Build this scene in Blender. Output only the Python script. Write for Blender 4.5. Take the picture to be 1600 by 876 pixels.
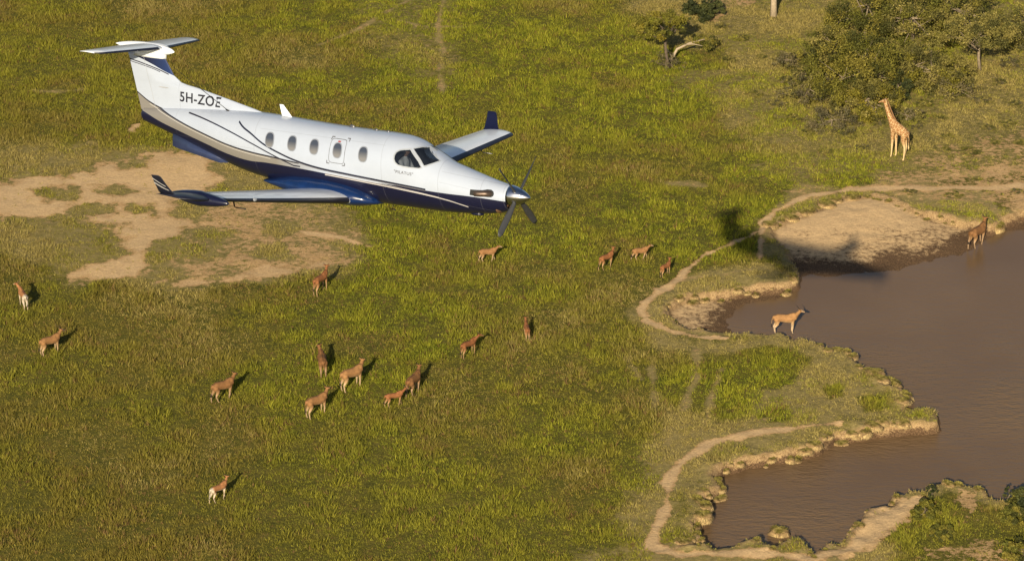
import bpy, bmesh, math, random
import numpy as np
from mathutils import Vector, Matrix

random.seed(4)
rng = np.random.default_rng(7)
scene = bpy.context.scene
for o in list(bpy.data.objects):
    bpy.data.objects.remove(o, do_unlink=True)
C = scene.collection

# ------------------------------------------------------------------ camera
PITCH = math.radians(25)
CAM_H = 96.0
F = 5000.0                                   # focal length in pixels of a 1600 wide frame
cam_d = bpy.data.cameras.new('camera')
cam_d.sensor_width = 36
cam_d.lens = 36 * F / 1600
cam_d.clip_start = 1
cam_d.clip_end = 20000
cam = bpy.data.objects.new('camera', cam_d)
cam.location = (0, 0, CAM_H)
cam.rotation_euler = (math.pi / 2 - PITCH, 0, 0)
C.objects.link(cam)
scene.camera = cam

# ------------------------------------------------------------------ light
TO_CAM = np.array([[1, 0, 0], [0, math.sin(PITCH), math.cos(PITCH)], [0, math.cos(PITCH), -math.sin(PITCH)]])
travel = TO_CAM @ np.array([.186, -.0125, 1.0])      # way the sunlight travels
travel /= np.linalg.norm(travel)
SUN_EL = math.asin(-travel[2])
to_sun = Vector((-travel[0], -travel[1], -travel[2]))
world = bpy.data.worlds.new('World')
scene.world = world
world.use_nodes = True
wn = world.node_tree
sky = wn.nodes.new('ShaderNodeTexSky')
sky.sky_type = 'NISHITA'
sky.sun_disc = False
sky.sun_elevation = SUN_EL
sky.sun_rotation = math.atan2(to_sun.x, to_sun.y)
sky.dust_density = 1.5
wn.links.new(sky.outputs[0], wn.nodes['Background'].inputs[0])
wn.nodes['Background'].inputs[1].default_value = 0.062
sl = bpy.data.lights.new('sun', 'SUN')
sl.energy = 5.0
sl.angle = math.radians(0.36)
sl.color = (1.0, .86, .62)
sun = bpy.data.objects.new('sun', sl)
sun.rotation_euler = to_sun.to_track_quat('Z', 'Y').to_euler()
C.objects.link(sun)
scene.view_settings.view_transform = 'Standard'
scene.view_settings.look = 'None'
scene.view_settings.exposure = 0.52
scene.view_settings.gamma = 1

# ------------------------------------------------------------------ helpers
def gp(px, py, z=0.0):
    """the place on level z that lies at pixel px, py of the 1600 wide photograph"""
    d = TO_CAM @ np.array([(px - 800) / F, (438 - py) / F, 1.0])
    t = (z - CAM_H) / d[2]
    return d[0] * t, d[1] * t

def gps(pts, z=0.0):
    return np.array([gp(a, b, z) for a, b in pts])

def tag(o, label=None, cat=None, group=None, kind=None):
    for k, v in (('label', label), ('category', cat), ('group', group), ('kind', kind)):
        if v:
            o[k] = v
    return o

def empty(name, loc=(0, 0, 0), rz=0.0):
    o = bpy.data.objects.new(name, None)
    o.empty_display_size = .3
    o.location = loc
    o.rotation_euler = (0, 0, rz)
    C.objects.link(o)
    return o

def mesh_np(name, V, faces, mats, parent=None, smooth=False, mi=None, attrs=None, quads=True):
    """faces: int array (n,3) or (n,4), or list of lists"""
    me = bpy.data.meshes.new(name)
    V = np.asarray(V, np.float32)
    if isinstance(faces, np.ndarray):
        n, k = faces.shape
        me.vertices.add(len(V))
        me.vertices.foreach_set('co', V.ravel())
        me.loops.add(n * k)
        me.loops.foreach_set('vertex_index', faces.astype(np.int32).ravel())
        me.polygons.add(n)
        me.polygons.foreach_set('loop_start', np.arange(0, n * k, k, dtype=np.int32))
        me.polygons.foreach_set('loop_total', np.full(n, k, np.int32))
        me.update(calc_edges=True)
    else:
        me.from_pydata([tuple(map(float, v)) for v in V], [], faces)
        n = len(faces)
    me.validate()
    for m in (mats if isinstance(mats, (list, tuple)) else [mats]):
        me.materials.append(m)
    if mi is not None:
        me.polygons.foreach_set('material_index', np.asarray(mi, np.int32))
    if smooth:
        me.polygons.foreach_set('use_smooth', np.ones(len(me.polygons), bool))
    if attrs:
        for an, col in attrs.items():
            a = me.color_attributes.new(an, 'FLOAT_COLOR', 'POINT')
            col = np.asarray(col, np.float32)
            if col.shape[1] == 3:
                col = np.c_[col, np.ones(len(col), np.float32)]
            a.data.foreach_set('color', col.ravel())
    me.update()
    o = bpy.data.objects.new(name, me)
    C.objects.link(o)
    if parent:
        o.parent = parent
    return o

class MB:
    """collects shapes for ONE mesh"""
    def __init__(s):
        s.v = []; s.f = []; s.m = []
    def add(s, v, f, m=0):
        b = len(s.v)
        s.v += [tuple(map(float, p)) for p in v]
        s.f += [[i + b for i in q] for q in f]
        s.m += [m] * len(f)
    def rings(s, R, m=0, cap=True, closed=True):
        n = len(R[0]); v = [p for r in R for p in r]; f = []
        for i in range(len(R) - 1):
            for j in range(n if closed else n - 1):
                f.append([i * n + j, i * n + (j + 1) % n, (i + 1) * n + (j + 1) % n, (i + 1) * n + j])
        if cap:
            f.append(list(range(n))[::-1]); f.append([(len(R) - 1) * n + j for j in range(n)])
        s.add(v, f, m)
    def tube(s, pts, rad, n=8, m=0):
        pts = [Vector(p) for p in pts]; R = []
        rad = rad if isinstance(rad, (list, tuple)) else [rad] * len(pts)
        for i, p in enumerate(pts):
            d = (pts[min(i + 1, len(pts) - 1)] - pts[max(i - 1, 0)]).normalized()
            a = d.cross(Vector((0, 0, 1)) if abs(d.z) < .9 else Vector((1, 0, 0))).normalized()
            b = d.cross(a)
            R.append([p + (a * math.cos(t) + b * math.sin(t)) * rad[i] for t in [2 * math.pi * k / n for k in range(n)]])
        s.rings(R, m)
    def ball(s, c, r, n=10, m=0):
        r = r if isinstance(r, (list, tuple)) else (r, r, r)
        R = []
        for i in range(1, n):
            a = math.pi * i / n
            R.append([(c[0] + r[0] * math.sin(a) * math.cos(t), c[1] + r[1] * math.sin(a) * math.sin(t), c[2] + r[2] * math.cos(a)) for t in [2 * math.pi * k / (2 * n) for k in range(2 * n)]])
        s.rings(R, m)
    def build(s, name, mats, parent=None, smooth=True):
        o = mesh_np(name, np.array(s.v), s.f, mats, parent, smooth, s.m if isinstance(mats, (list, tuple)) else None)
        bm = bmesh.new(); bm.from_mesh(o.data)
        bmesh.ops.recalc_face_normals(bm, faces=bm.faces)
        bm.to_mesh(o.data); bm.free()
        return o

# numpy value noise
_P = rng.random((512, 512))
def vnoise(x, y, sc, off=0.0):
    x = np.asarray(x) / sc + 100 + off * 17.3; y = np.asarray(y) / sc + 100 + off * 9.1
    xi = np.floor(x).astype(int); yi = np.floor(y).astype(int)
    fx = x - xi; fy = y - yi
    fx = fx * fx * (3 - 2 * fx); fy = fy * fy * (3 - 2 * fy)
    a = _P[xi % 512, yi % 512]; b = _P[(xi + 1) % 512, yi % 512]
    c = _P[xi % 512, (yi + 1) % 512]; d = _P[(xi + 1) % 512, (yi + 1) % 512]
    return (a * (1 - fx) + b * fx) * (1 - fy) + (c * (1 - fx) + d * fx) * fy
def fbm(x, y, sc, o=0, n=4):
    s = 0; w = 0
    for i in range(n):
        s = s + vnoise(x, y, sc / 2 ** i, o + i) * .5 ** i; w += .5 ** i
    return s / w
def sstep(a, b, x):
    t = np.clip((x - a) / (b - a), 0, 1); return t * t * (3 - 2 * t)

def seg_dist(X, Y, P, closed=False, w=None):
    """distance to a polyline; with w the distance minus the local half width"""
    D = np.full(X.shape, 1e9)
    n = len(P)
    for i in range(n if closed else n - 1):
        a = P[i]; b = P[(i + 1) % n]; d = b - a; L = d @ d + 1e-12
        t = np.clip(((X - a[0]) * d[0] + (Y - a[1]) * d[1]) / L, 0, 1)
        q = np.hypot(X - a[0] - t * d[0], Y - a[1] - t * d[1])
        if w is not None:
            q = q - (w[i] * (1 - t) + w[(i + 1) % n] * t)
        D = np.minimum(D, q)
    return D
def inside(X, Y, P):
    r = np.zeros(X.shape, bool)
    n = len(P)
    for i in range(n):
        x1, y1 = P[i]; x2, y2 = P[(i + 1) % n]
        if y1 == y2:
            continue
        c = ((y1 > Y) != (y2 > Y)) & (X < (x2 - x1) * (Y - y1) / (y2 - y1) + x1)
        r ^= c
    return r
def sdf(X, Y, P):
    """positive outside the polygon"""
    return seg_dist(X, Y, P, True) * np.where(inside(X, Y, P), -1, 1)

# ------------------------------------------------------------------ materials
def new_mat(name):
    m = bpy.data.materials.new(name); m.use_nodes = True
    return m, m.node_tree, m.node_tree.nodes['Principled BSDF']
def N(nt, t, **kw):
    n = nt.nodes.new(t)
    for k, v in kw.items():
        setattr(n, k, v)
    return n
def setin(nt, sock, v):
    if hasattr(v, 'is_output') or isinstance(v, bpy.types.NodeSocket):
        nt.links.new(v, sock)
    elif v is not None:
        sock.default_value = v
def mth(nt, op, a, b=None, c=None, clamp=False):
    n = N(nt, 'ShaderNodeMath', operation=op, use_clamp=clamp)
    setin(nt, n.inputs[0], a); setin(nt, n.inputs[1], b); setin(nt, n.inputs[2], c)
    return n.outputs[0]
def mix(nt, fac, a, b):
    n = N(nt, 'ShaderNodeMix', data_type='RGBA')
    setin(nt, n.inputs[0], fac)
    for s, v in ((n.inputs[6], a), (n.inputs[7], b)):
        if isinstance(v, (tuple, list)) and len(v) == 3:
            v = tuple(v) + (1,)
        setin(nt, s, v)
    return n.outputs[2]
def noise(nt, scale, detail=4, vec=None, rough=.55):
    n = N(nt, 'ShaderNodeTexNoise')
    n.inputs['Scale'].default_value = scale; n.inputs['Detail'].default_value = detail
    n.inputs['Roughness'].default_value = rough
    if vec is not None:
        nt.links.new(vec, n.inputs['Vector'])
    return n.outputs[0]
def maprange(nt, v, a, b, c=0.0, d=1.0):
    n = N(nt, 'ShaderNodeMapRange'); setin(nt, n.inputs[0], v)
    for i, q in enumerate((a, b, c, d)):
        n.inputs[i + 1].default_value = q
    return n.outputs[0]
def bump(nt, bs, h, strength=.4, dist=.02):
    n = N(nt, 'ShaderNodeBump'); n.inputs['Strength'].default_value = strength
    n.inputs['Distance'].default_value = dist
    nt.links.new(h, n.inputs['Height']); nt.links.new(n.outputs[0], bs.inputs['Normal'])
def simple(name, col, rough=.5, metal=0.0, coat=0.0, var=.12, nscale=3.0, bumpy=0.0):
    m, nt, bs = new_mat(name)
    tc = N(nt, 'ShaderNodeTexCoord')
    nz = noise(nt, nscale, 4, tc.outputs['Object'])
    f = maprange(nt, nz, .3, .7)
    a = tuple(c * (1 - var) for c in col); b = tuple(min(1, c * (1 + var)) for c in col)
    nt.links.new(mix(nt, f, a, b), bs.inputs['Base Color'])
    bs.inputs['Roughness'].default_value = rough
    bs.inputs['Metallic'].default_value = metal
    bs.inputs['Coat Weight'].default_value = coat
    bs.inputs['Coat Roughness'].default_value = .08
    if bumpy:
        bump(nt, bs, nz, bumpy)
    return m
def attr_mat(name, attr='Col', rough=.7, transl=0.0, var_scale=0.0):
    m, nt, bs = new_mat(name)
    a = N(nt, 'ShaderNodeAttribute'); a.attribute_name = attr
    nt.links.new(a.outputs['Color'], bs.inputs['Base Color'])
    bs.inputs['Roughness'].default_value = rough
    bs.inputs['Specular IOR Level'].default_value = .2
    if transl:
        t = N(nt, 'ShaderNodeBsdfTranslucent'); nt.links.new(a.outputs['Color'], t.inputs['Color'])
        mx = N(nt, 'ShaderNodeMixShader'); mx.inputs[0].default_value = transl
        nt.links.new(bs.outputs[0], mx.inputs[1]); nt.links.new(t.outputs[0], mx.inputs[2])
        nt.links.new(mx.outputs[0], nt.nodes['Material Output'].inputs['Surface'])
    return m

# ------------------------------------------------------------------ terrain layout
WATER_Z = -0.75
FLOOD = [(1600, 330), (1575, 335), (1560, 347), (1548, 352), (1530, 345), (1500, 344), (1480, 336), (1450, 333),
         (1425, 326), (1400, 311), (1370, 305), (1340, 305), (1310, 312), (1280, 325), (1240, 338), (1207, 352), (1203, 366), (1218, 380),
         (1232, 392), (1240, 408), (1247, 420), (1246, 434), (1232, 442), (1215, 444), (1180, 445), (1140, 452), (1100, 456), (1065, 462),
         (1045, 474), (1042, 492), (1062, 506), (1092, 514), (1130, 517), (1156, 516)]
SHORE = [(1184, 518), (1220, 520), (1240, 528), (1272, 532), (1296, 546), (1326, 544), (1336, 561), (1354, 579), (1374, 585),
         (1382, 600), (1409, 603), (1413, 622), (1417, 638), (1443, 635), (1463, 642), (1464, 656), (1440, 662), (1419, 660), (1370, 664),
         (1305, 676), (1277, 693), (1228, 703), (1171, 713), (1118, 729), (1112, 740), (1127, 756), (1090, 772), (1104, 788), (1102, 804), (1082, 815),
         (1094, 837), (1070, 848), (1053, 856), (1098, 847), (1114, 854), (1151, 850), (1187, 839), (1208, 854), (1224, 846), (1248, 837), (1273, 864),
         (1297, 846), (1317, 850), (1326, 833), (1350, 806), (1358, 790), (1395, 786), (1399, 768), (1439, 766), (1460, 750), (1484, 753),
         (1517, 757), (1541, 761), (1545, 774), (1561, 780), (1600, 776)]
WLINE = [(1600, 348), (1576, 350), (1560, 356), (1544, 366), (1520, 386), (1492, 391), (1440, 401), (1392, 412), (1320, 420), (1255, 420),
         (1249, 430), (1244, 447), (1225, 452), (1200, 458), (1168, 462), (1158, 472), (1150, 490), (1153, 508), (1165, 516)]
FAR_R = [(1900, 790), (2400, 700), (2400, 380), (1900, 330)]
LOW = gps(FLOOD + SHORE + FAR_R)                      # the hollow: water, beach and dried bay
WAT = gps(WLINE + SHORE + FAR_R)                      # open water
PATHS = [
 ([(1640, 285), (1560, 292), (1500, 292), (1440, 295), (1400, 293), (1330, 295), (1260, 308), (1213, 328), (1192, 348), (1187, 385), (1187, 412)], [.45, .4, .34, .32, .30, .30, .26, .22, .18, .05, .0], .95),
 ([(1192, 358), (1150, 378), (1100, 398), (1072, 420), (1055, 440), (1020, 462), (1000, 484), (1010, 500), (1050, 516), (1090, 526), (1132, 528)], [.04, .06, .10, .15, .20, .26, .30, .30, .26, .26, .12], .92),
 ([(1055, 440), (1090, 432), (1140, 427), (1185, 418)], [.22, .18, .15, .1], .7),
 ([(1070, 524), (1088, 545), (1090, 575), (1075, 620), (1060, 655), (1040, 695)], [.1, .12, .08, .1, .08, .05], .72),
 ([(1128, 575), (1112, 615), (1102, 668)], [.06, .1, .1], .7),
 ([(1018, 560), (1022, 640)], [.1, .08], .6),
 ([(980, 560), (1000, 590)], [.1, .08], .55),
 ([(1225, 648), (1190, 656), (1160, 664)], [.15, .12, .1], .55),
 ([(1310, 660), (1240, 668), (1170, 677), (1110, 692), (1065, 722), (1042, 752), (1045, 778), (1032, 812), (1016, 850)], [.16, .22, .28, .33, .34, .26, .10, .2, .4], .9),
 ([(1016, 852), (1060, 865), (1130, 863), (1200, 864), (1270, 872), (1330, 856), (1370, 824), (1405, 795), (1435, 780)], [.4, .3, .34, .36, .34, .5, .75, .6, .3], .92),
 ([(700, -20), (688, 20), (684, 45), (692, 80), (687, 110), (691, 150)], [.05, .12, .16, .10, .12, .03], .8),
 ([(500, 72), (560, 48), (600, 22), (640, 0)], [.08, .1, .1, .1], .75),
 ([(610, 30), (660, 44), (720, 44)], [.08, .1, .06], .7),
 ([(50, 142), (90, 143), (125, 140)], [.15, .2, .1], .6),
 ([(1120, 395), (1170, 350), (1230, 308), (1290, 282), (1350, 275)], [.08, .1, .12, .12, .1], .4),
 ([(1045, 284), (1075, 284), (1100, 288)], [.3, .5, .3], .6),
 ([(1370, 285), (1450, 278), (1530, 270), (1620, 262)], [.3, .4, .5, .6], .6),
 ([(1290, 300), (1380, 288), (1460, 284)], [.15, .2, .2], .5),
 ([(1520, 290), (1535, 315), (1560, 335)], [.4, .4, .3], .7),
 ([(470, 362), (530, 370), (575, 384)], [.1, .12, .08], .9),
 ([(140, 222), (200, 244), (240, 262)], [.12, .2, .2], .6),
 ([(340, 300), (420, 330), (480, 352)], [.15, .15, .15], .5),
]
PATHS = [(gps(p), [w * 1.0 for w in ws], s) for p, ws, s in PATHS]
SOIL = [
 (gps([(-60, 272), (60, 274), (140, 266), (150, 244), (200, 246), (250, 240), (330, 250), (350, 290), (300, 310), (310, 350), (270, 380), (240, 410), (250, 430), (200, 438), (160, 438), (80, 436), (110, 418), (165, 410), (182, 388), (145, 362), (90, 345), (40, 340), (-60, 342)]), .97, 2.0),
 (gps([(300, 290), (380, 300), (500, 318), (560, 345), (575, 385), (556, 412), (520, 424), (430, 434), (340, 457), (290, 458), (230, 448), (220, 400), (290, 350)]), .60, 2.4),
 (gps([(440, 330), (530, 335), (560, 380), (530, 412), (440, 420), (470, 380)]), .70, 2.4),
 (gps([(230, 425), (330, 430), (440, 412), (520, 404), (520, 420), (430, 434), (340, 455), (290, 457), (230, 446)]), .84, 1.6),
 (gps([(300, 345), (350, 345), (372, 355), (330, 362)]), .8, 1.0),
 (gps([(190, 200), (215, 196), (232, 210), (205, 216)]), .9, .6),
 (gps([(100, 195), (150, 200), (180, 232), (120, 235), (70, 210)]), .35, 1.5),
 (gps([(1700, 150), (1590, 185), (1530, 205), (1450, 230), (1425, 255), (1370, 275), (1300, 288), (1240, 300), (1205, 325), (1200, 345), (1240, 330),
       (1330, 300), (1420, 310), (1530, 330), (1700, 330)]), .50, 2.5),
 (gps([(1500, 262), (1700, 240), (1700, 335), (1560, 340), (1520, 300)]), .66, 1.5),
 (gps([(1340, 800), (1400, 770), (1430, 776), (1400, 830), (1350, 862), (1310, 870)]), .8, .6),
 (gps([(1490, 760), (1536, 765), (1545, 800), (1510, 815), (1490, 790)]), .6, .6),
 (gps([(1440, 845), (1520, 828), (1640, 835), (1640, 900), (1430, 900)]), .52, 1.5),
 (gps([(1095, -30), (1150, -30), (1190, 10), (1120, 30), (1060, 60), (1090, 20)]), .55, 1.2),
 (gps([(650, 60), (690, 50), (740, 90), (690, 130), (655, 100)]), .3, 1.5),
]
ISLES = [gps(p) for p in ([(60, 298), (95, 292), (125, 300), (110, 308), (75, 308)], [(150, 296), (180, 290), (205, 298), (180, 306)],
         [(120, 318), (160, 310), (190, 325), (170, 338), (110, 335)], [(190, 322), (225, 320), (240, 330), (200, 334)], [(178, 346), (200, 348), (190, 353)],
         [(300, 362), (335, 358), (356, 368), (330, 376), (300, 372)], [(190, 255), (225, 250), (230, 262), (195, 262)], [(240, 330), (290, 325), (290, 338), (250, 338)],
         [(430, 350), (470, 348), (480, 362), (440, 366)], [(400, 388), (440, 386), (450, 396), (410, 400)], [(260, 385), (310, 380), (340, 400), (290, 412)])]
DRY = [
 (gps([(990, 690), (1040, 640), (1130, 650), (1180, 560), (1250, 530), (1330, 560), (1420, 620), (1460, 660), (1280, 690), (1130, 720), (1080, 780), (1090, 880), (1040, 950), (860, 950), (880, 880), (950, 840), (980, 760)]), .72, 3),
 (gps([(1020, 440), (1120, 415), (1200, 410), (1250, 425), (1180, 455), (1040, 475), (1060, 530), (1250, 520), (1300, 545), (1120, 560), (1000, 540), (980, 490)]), .7, 2),
 (gps([(1180, 400), (1180, 330), (1250, 290), (1430, 280), (1560, 300), (1560, 345), (1420, 330), (1330, 305), (1220, 345), (1240, 410)]), .8, 1.5),
 (gps([(1040, -60), (1700, -60), (1700, 280), (1400, 290), (1180, 290), (1120, 180), (980, 110), (960, -60)]), .55, 4),
 (gps([(560, -60), (760, -60), (740, 130), (650, 150), (540, 60)]), .45, 3),
 (gps([(100, 210), (420, 230), (620, 380), (560, 430), (300, 470), (60, 440), (-60, 360), (-60, 250)]), .65, 3),
 (gps([(440, 60), (560, 100), (520, 140), (400, 110)]), .3, 3),
 (gps([(1010, 850), (1400, 850), (1420, 950), (900, 950)]), .8, 2),
]
LUSH = [(gps(p), s, f) for p, s, f in (
 ([(1130, 560), (1200, 540), (1260, 560), (1240, 600), (1150, 610)], .9, 1.0), ([(1340, 620), (1390, 618), (1400, 640), (1350, 645)], .9, .6),
 ([(1190, 640), (1225, 637), (1230, 655), (1180, 660)], .9, .4), ([(1290, 605), (1310, 600), (1318, 618), (1295, 622)], .8, .4),
 ([(990, 80), (1140, 70), (1150, 110), (1010, 115)], .7, 1.5))]

def fields(X, Y):
    """ground cover: soil, dry and mud weights, distances to water and hollow, height"""
    wob = (fbm(X, Y, 3.6, 3, 5) - .5) * 2.6
    wob2 = (fbm(X, Y, .9, 9, 3) - .5)
    dl = sdf(X, Y, LOW) + wob2 * .55
    dw = sdf(X, Y, WAT) + wob2 * .40
    edge = sdf(X, Y, LOW)
    path = np.zeros(X.shape); trail = np.zeros(X.shape)
    for P, w, s in PATHS:
        lo = P.min(0) - 3; hi = P.max(0) + 3
        m = (X > lo[0]) & (X < hi[0]) & (Y > lo[1]) & (Y < hi[1])
        if m.any():
            d = seg_dist(X[m], Y[m], P, False, w) + (fbm(X[m], Y[m], 1.3, 5, 4) - .5) * .8
            if s < .85:                                   # faint trails: trodden dry grass with some earth
                trail[m] = np.maximum(trail[m], sstep(.55, -.2, d) * min(1, s * 1.25))
                path[m] = np.maximum(path[m], sstep(.40, -.15, d) * s * .56)
            else:
                path[m] = np.maximum(path[m], sstep(.45, -.15, d) * s)
    soil = np.zeros(X.shape)
    for P, s, f in SOIL:
        d = sdf(X, Y, P) + wob * f + wob2 * 2.2
        soil = np.maximum(soil, sstep(f * .5, -f * .8, d) * s)
    soil = soil * (1 - .25 * sstep(.46, .64, fbm(X, Y, 1.7, 71, 4)) * sstep(1.05, .5, soil * .9))
    isl = np.zeros(X.shape)
    for P in ISLES:
        isl = np.maximum(isl, sstep(.9, -.6, sdf(X, Y, P) + wob * .9 + wob2 * 2.4))
    soil = soil * (1 - .85 * isl)
    dry = np.zeros(X.shape) + .16
    for P, s, f in DRY:
        dry = np.maximum(dry, sstep(f * .6, -f * .8, sdf(X, Y, P) + wob * f * .6) * s)
    for P, s, f in LUSH:
        dry = dry * (1 - s * sstep(f * .5, -f * .5, sdf(X, Y, P) + wob * f))
    dry = np.maximum(dry, trail)
    rim = sstep(2.2, .2, edge) * (edge > -.5)
    dry = np.maximum(dry, rim * .8)
    # heights
    base = (fbm(X, Y, 14, 1, 3) - .5) * .5 + (fbm(X, Y, 1.3, 2, 3) - .5) * .10
    near = sstep(0, 9, edge)
    base = base * near + (fbm(X, Y, 1.0, 6, 3) - .5) * .22 * (1 - near)
    lumps = (fbm(X, Y, .75, 12, 3) - .5) * .50 * sstep(1.3, .1, np.abs(dl))
    top = base + lumps
    floor = WATER_Z + np.clip(dw, -3, 9) * .075 + (fbm(X, Y, .8, 14, 4) - .5) * .12 - .03
    k = sstep(-.28, .12, dl)
    Z = floor * (1 - k) + top * k
    return dict(path=path, soil=soil, dry=dry, dl=dl, dw=dw, k=k, Z=Z, edge=edge, isl=isl)

def axis(lo, hi, step, far, grow=1.22):
    a = list(np.arange(lo, hi + 1e-6, step)); s = step
    while a[-1] < far:
        s *= grow; a.append(a[-1] + s)
    b = []; s = step; v = lo
    while v > -far:
        s *= grow; v -= s; b.append(v)
    return np.array(b[::-1] + a)
STEP = .2
GX = axis(-50, 50, STEP, 6000); GY = axis(160, 272, STEP, 6000)
XX, YY = np.meshgrid(GX, GY)
fl = fields(XX.ravel(), YY.ravel())
Zt = fl['Z'].reshape(XX.shape)
nx, ny = len(GX), len(GY)
ii = np.arange(nx * ny).reshape(ny, nx)
F4 = np.c_[ii[:-1, :-1].ravel(), ii[:-1, 1:].ravel(), ii[1:, 1:].ravel(), ii[1:, :-1].ravel()]
def height(x, y):
    i = np.clip(np.searchsorted(GX, x) - 1, 0, nx - 2); j = np.clip(np.searchsorted(GY, y) - 1, 0, ny - 2)
    u = (x - GX[i]) / (GX[i + 1] - GX[i]); v = (y - GY[j]) / (GY[j + 1] - GY[j])
    return Zt[j, i] * (1 - u) * (1 - v) + Zt[j, i + 1] * u * (1 - v) + Zt[j + 1, i] * (1 - u) * v + Zt[j + 1, i + 1] * u * v

# ground material: R soil/path, G dry grass, B mud (wetness), A face of the bank
mud = .9 * sstep(5.2, .6, fl['dw'] + (fbm(XX.ravel(), YY.ravel(), 2.5, 44, 3) - .5) * 3) * (1 - fl['k'])
mud = np.maximum(mud, .42 * sstep(9.5, 3.0, fl['dw'] + (fbm(XX.ravel(), YY.ravel(), 1.6, 47, 4) - .5) * 7) * (1 - fl['k']))
mud = np.maximum(mud, sstep(.6, 0, fl['dw']) * (1 - fl['k']))
bankface = sstep(.55, .15, np.abs(fl['dl'] + .1))
bareness = np.maximum(np.maximum(fl['path'], fl['soil']), (1 - fl['k']) * .97)
att = np.c_[np.clip(bareness, 0, 1), np.clip(fl['dry'], 0, 1), mud, np.clip(bankface, 0, 1)]
gm, nt, bs = new_mat('ground')
tc = N(nt, 'ShaderNodeTexCoord')
A = N(nt, 'ShaderNodeAttribute'); A.attribute_name = 'cover'
sep = N(nt, 'ShaderNodeSeparateColor'); nt.links.new(A.outputs['Color'], sep.inputs[0])
ob = tc.outputs['Object']
n1 = noise(nt, 3.2, 6, ob, .7); n2 = noise(nt, .55, 4, ob, .6); n3 = noise(nt, 14, 3, ob, .6); n4 = noise(nt, 5.5, 4, ob, .75)
green = mix(nt, maprange(nt, n2, .35, .65), (.095, .092, .012), (.155, .128, .022))
green = mix(nt, maprange(nt, n4, .42, .62), mix(nt, .55, green, (.02, .022, .005)), green)
dryc = mix(nt, maprange(nt, n1, .35, .65), (.17, .135, .048), (.27, .21, .085))
soilc = mix(nt, maprange(nt, n1, .3, .7), (.36, .225, .10), (.58, .39, .19))
soilc = mix(nt, maprange(nt, n2, .45, .7), soilc, (.50, .335, .165))
soilc = mix(nt, maprange(nt, n4, .60, .42), soilc, mix(nt, .55, soilc, (.24, .135, .06)))
mps = N(nt, 'ShaderNodeMapping'); nt.links.new(ob, mps.inputs[0]); mps.inputs['Scale'].default_value = (1.0, 1.25, 1)
n5 = noise(nt, 1.9, 5, mps.outputs[0], .72)
thr = mth(nt, 'ADD', mth(nt, 'MULTIPLY', n1, .25), mth(nt, 'ADD', mth(nt, 'MULTIPLY', n3, .22), mth(nt, 'MULTIPLY', n5, .53)))
def keyed(w, soft=.09):
    d = mth(nt, 'SUBTRACT', w, mth(nt, 'MULTIPLY_ADD', maprange(nt, thr, .33, .67), .9, .05))
    return maprange(nt, d, -soft, soft)
c = mix(nt, keyed(sep.outputs[1], .2), green, dryc)
c = mix(nt, keyed(sep.outputs[0], .07), c, mix(nt, maprange(nt, sep.outputs[0], .6, .95), soilc, mix(nt, .35, soilc, (.66, .49, .29))))
sandy = mix(nt, maprange(nt, n1, .3, .7), (.24, .155, .075), (.47, .33, .17))
sandy = mix(nt, maprange(nt, n3, .36, .6), (.20, .125, .06), sandy)
c = mix(nt, A.outputs['Alpha'], c, sandy)
mudc = mix(nt, maprange(nt, n3, .4, .62), (.060, .034, .018), (.16, .098, .052))
c = mix(nt, keyed(sep.outputs[2], .18), c, mudc)
nt.links.new(c, bs.inputs['Base Color'])
bs.inputs['Roughness'].default_value = .95
bs.inputs['Specular IOR Level'].default_value = .15
hh = mth(nt, 'ADD', n1, mth(nt, 'MULTIPLY', n3, .4))
bump(nt, bs, hh, .7, .12)
ground = mesh_np('ground', np.c_[XX.ravel(), YY.ravel(), fl['Z']], F4, gm, smooth=True, attrs={'cover': att})
ground['kind'] = 'structure'

# water
wm, nt, bs = new_mat('muddy_water')
tc = N(nt, 'ShaderNodeTexCoord')
mp = N(nt, 'ShaderNodeMapping'); nt.links.new(tc.outputs['Object'], mp.inputs[0])
mp.inputs['Rotation'].default_value = (0, 0, math.radians(-28))
mp.inputs['Scale'].default_value = (.8, 2.0, 1)
tsep = N(nt, 'ShaderNodeSeparateXYZ'); nt.links.new(tc.outputs['Object'], tsep.inputs[0])
w1 = noise(nt, 1.1, 5, mp.outputs[0], .6); w2 = noise(nt, .06, 3, tc.outputs['Object'])
w3 = noise(nt, 3.0, 3, mp.outputs[0], .6)
nt.links.new(mix(nt, maprange(nt, w2, .35, .65), (.126, .078, .040), (.156, .098, .051)), bs.inputs['Base Color'])
bs.inputs['Roughness'].default_value = .22
bs.inputs['IOR'].default_value = 1.33
hb = mth(nt, 'MULTIPLY', mth(nt, 'ADD', w1, mth(nt, 'MULTIPLY', w3, .6)), mth(nt, 'MULTIPLY', maprange(nt, w2, .38, .6, .25, 1.0), maprange(nt, tsep.outputs[1], 203, 190, .22, 1.0)))
bump(nt, bs, hb, .75, .18)
wx = [10, 400]; wy = [120, 300]
water = mesh_np('pond_water', [(8, 150, WATER_Z), (130, 150, WATER_Z), (130, 250, WATER_Z), (8, 250, WATER_Z)], [[0, 1, 2, 3]], wm)
water['kind'] = 'structure'
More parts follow.
